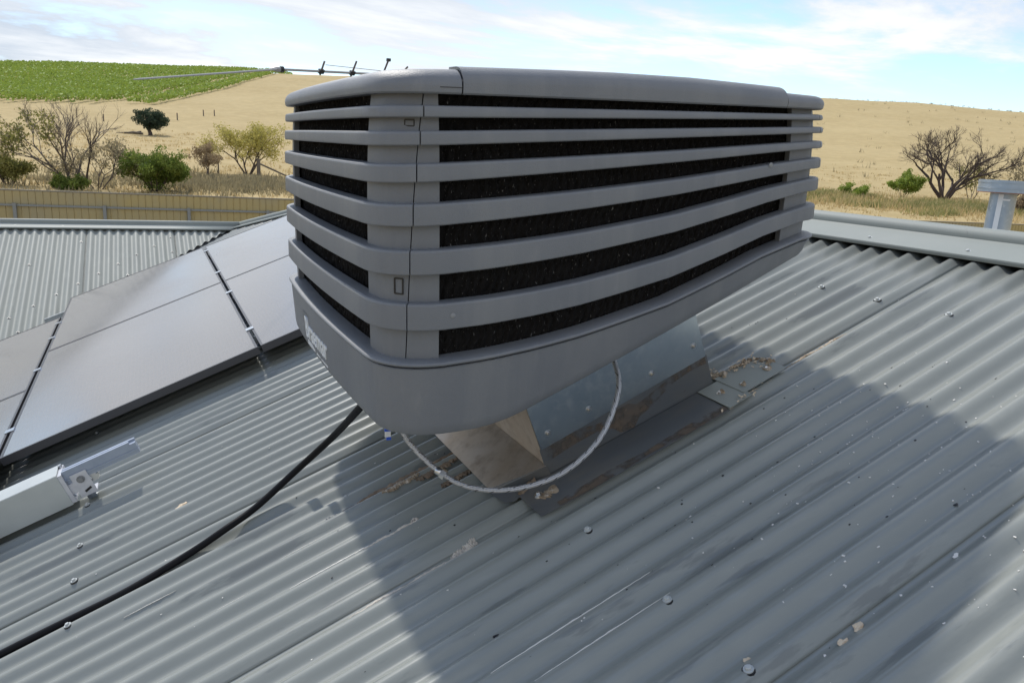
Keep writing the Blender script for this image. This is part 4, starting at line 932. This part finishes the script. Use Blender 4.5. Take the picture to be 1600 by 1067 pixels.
# grass and scrub strips
def tufts(name, label, n, place, h, w, mt, seed, blades=7, cat='grass'):
    rn = random.Random(seed); V = []; F = []
    for _ in range(n):
        az, d = place(rn); p = gp(az, d, -.02)
        for k in range(blades):
            a = rn.uniform(0, 6.28); hh = h*rn.uniform(.5, 1.2); q = Vector((math.cos(a), math.sin(a), 0)); o_ = Vector((rn.gauss(0, w), rn.gauss(0, w), 0)); l = Vector((rn.gauss(0, .35), rn.gauss(0, .35), 1))*hh
            ww = .035*rn.uniform(.6, 1.6); V += [p+o_-q*ww, p+o_+q*ww, p+o_+l]; i = len(V)-3; F.append((i, i+1, i+2))
    o = rawmesh(name, V, F, mt); tag(o, label, cat); return kind(o, 'stuff')
tufts('dry_grass', 'dry straw coloured grass tufts over the paddock behind the fence', 5200, lambda r: (r.uniform(-14, 66), 30+90*r.random()**1.5), .24, .22, M['drygrass'], 1)
gc = [(random.uniform(37, 63), random.gauss(67, 3.2), random.uniform(.3, 1.5)) for _ in range(90)]
def gpick(r):
    a, d, w = r.choice(gc); return a+r.gauss(0, .55*w), d+r.gauss(0, 1.1*w)
tufts('green_grass', 'strip of greener grass below the leafless tree on the right', 2300, gpick, .46, .3, M['greengrass'], 2, 8)
tufts('dry_stalks', 'pale dry stalks standing in the greener grass strip on the right', 900, lambda r: (r.uniform(38, 62), r.gauss(66, 5)), .55, .3, M['drygrass'], 12, 6)
tufts('scrub', 'grey green scrub strip behind the fence left of the cooler', 620, lambda r: (r.choice([r.uniform(2.2, 12), r.uniform(-9, 12)]), r.gauss(49.5, 2.4)), .42, .4, M['lf_grey'], 3, 12, 'scrub')
tufts('thistles', 'sparse dry thistles dotted over the upper right hillside', 230, lambda r: (r.uniform(36, 66), r.uniform(90, 330)), .75, .25, M['lf_grey'], 4, 9, 'scrub')
lb = ([], []); rn = random.Random(8)
for k in range(120):
    az = rn.uniform(47, 66); d = rn.gauss(350, 8); c = gp(az, d, .2); leaves(lb, rn, c, rn.uniform(.25, .6), 16, .16)
o = rawmesh('ridge_scrub', lb[0], lb[1], M['lf_grey']); tag(o, 'row of tiny scrub bushes along the right hill skyline', 'scrub'); kind(o, 'stuff')

# ------------------------------------------------------------------ vineyard on the left hill
def vineyard():
    rn = random.Random(9); V = []; F = []
    A = Vector(pol(.4, 176)); B = Vector(pol(9.0, 345)); row = (B-A).normalized(); nrm = Vector((-row.y, row.x))
    if nrm.x > 0: nrm = -nrm
    lim = lambda x, y: 176-.6*max(0, -math.degrees(math.atan2(x, y)))
    k = 0
    while k < 46:
        off = k*2.9+(3.2 if k > 1 else 0); t = -170
        while t < 205:
            p = A+row*t+nrm*off; d = p.length; az = math.degrees(math.atan2(p.x, p.y))
            t += .8 if d < 260 else 1.3
            if az < -16 or d > 372 or d < lim(p.x, p.y) or p.y < 0: continue
            z = zground(p.x, p.y)
            if rn.random() < .04: continue
            for q in range(13 if d < 260 else 10):
                c = Vector((p.x+rn.gauss(0, .36), p.y+rn.gauss(0, .36), z+rn.uniform(.45, 1.75))); s = rn.uniform(.18, .40)*(1 if d < 260 else 1.3)
                a = Vector((rn.gauss(0, 1), rn.gauss(0, 1), rn.gauss(.6, .8))).normalized(); u_ = a.orthogonal().normalized(); v_ = a.cross(u_)
                V.extend([c-u_*s, c+v_*s*.7, c+u_*s, c-v_*s*.7]); i = len(V)-4; F.append((i, i+1, i+2, i+3))
        k += 1
    o = rawmesh('vineyard', V, F, M['vine']); tag(o, 'bright green vineyard rows covering the upper left hillside', 'vineyard'); kind(o, 'stuff')
vineyard()

# ------------------------------------------------------------------ lift the place so that the yard lies at height zero
for o in list(COL.objects):
    if o.parent is None: o.location.z += EYE
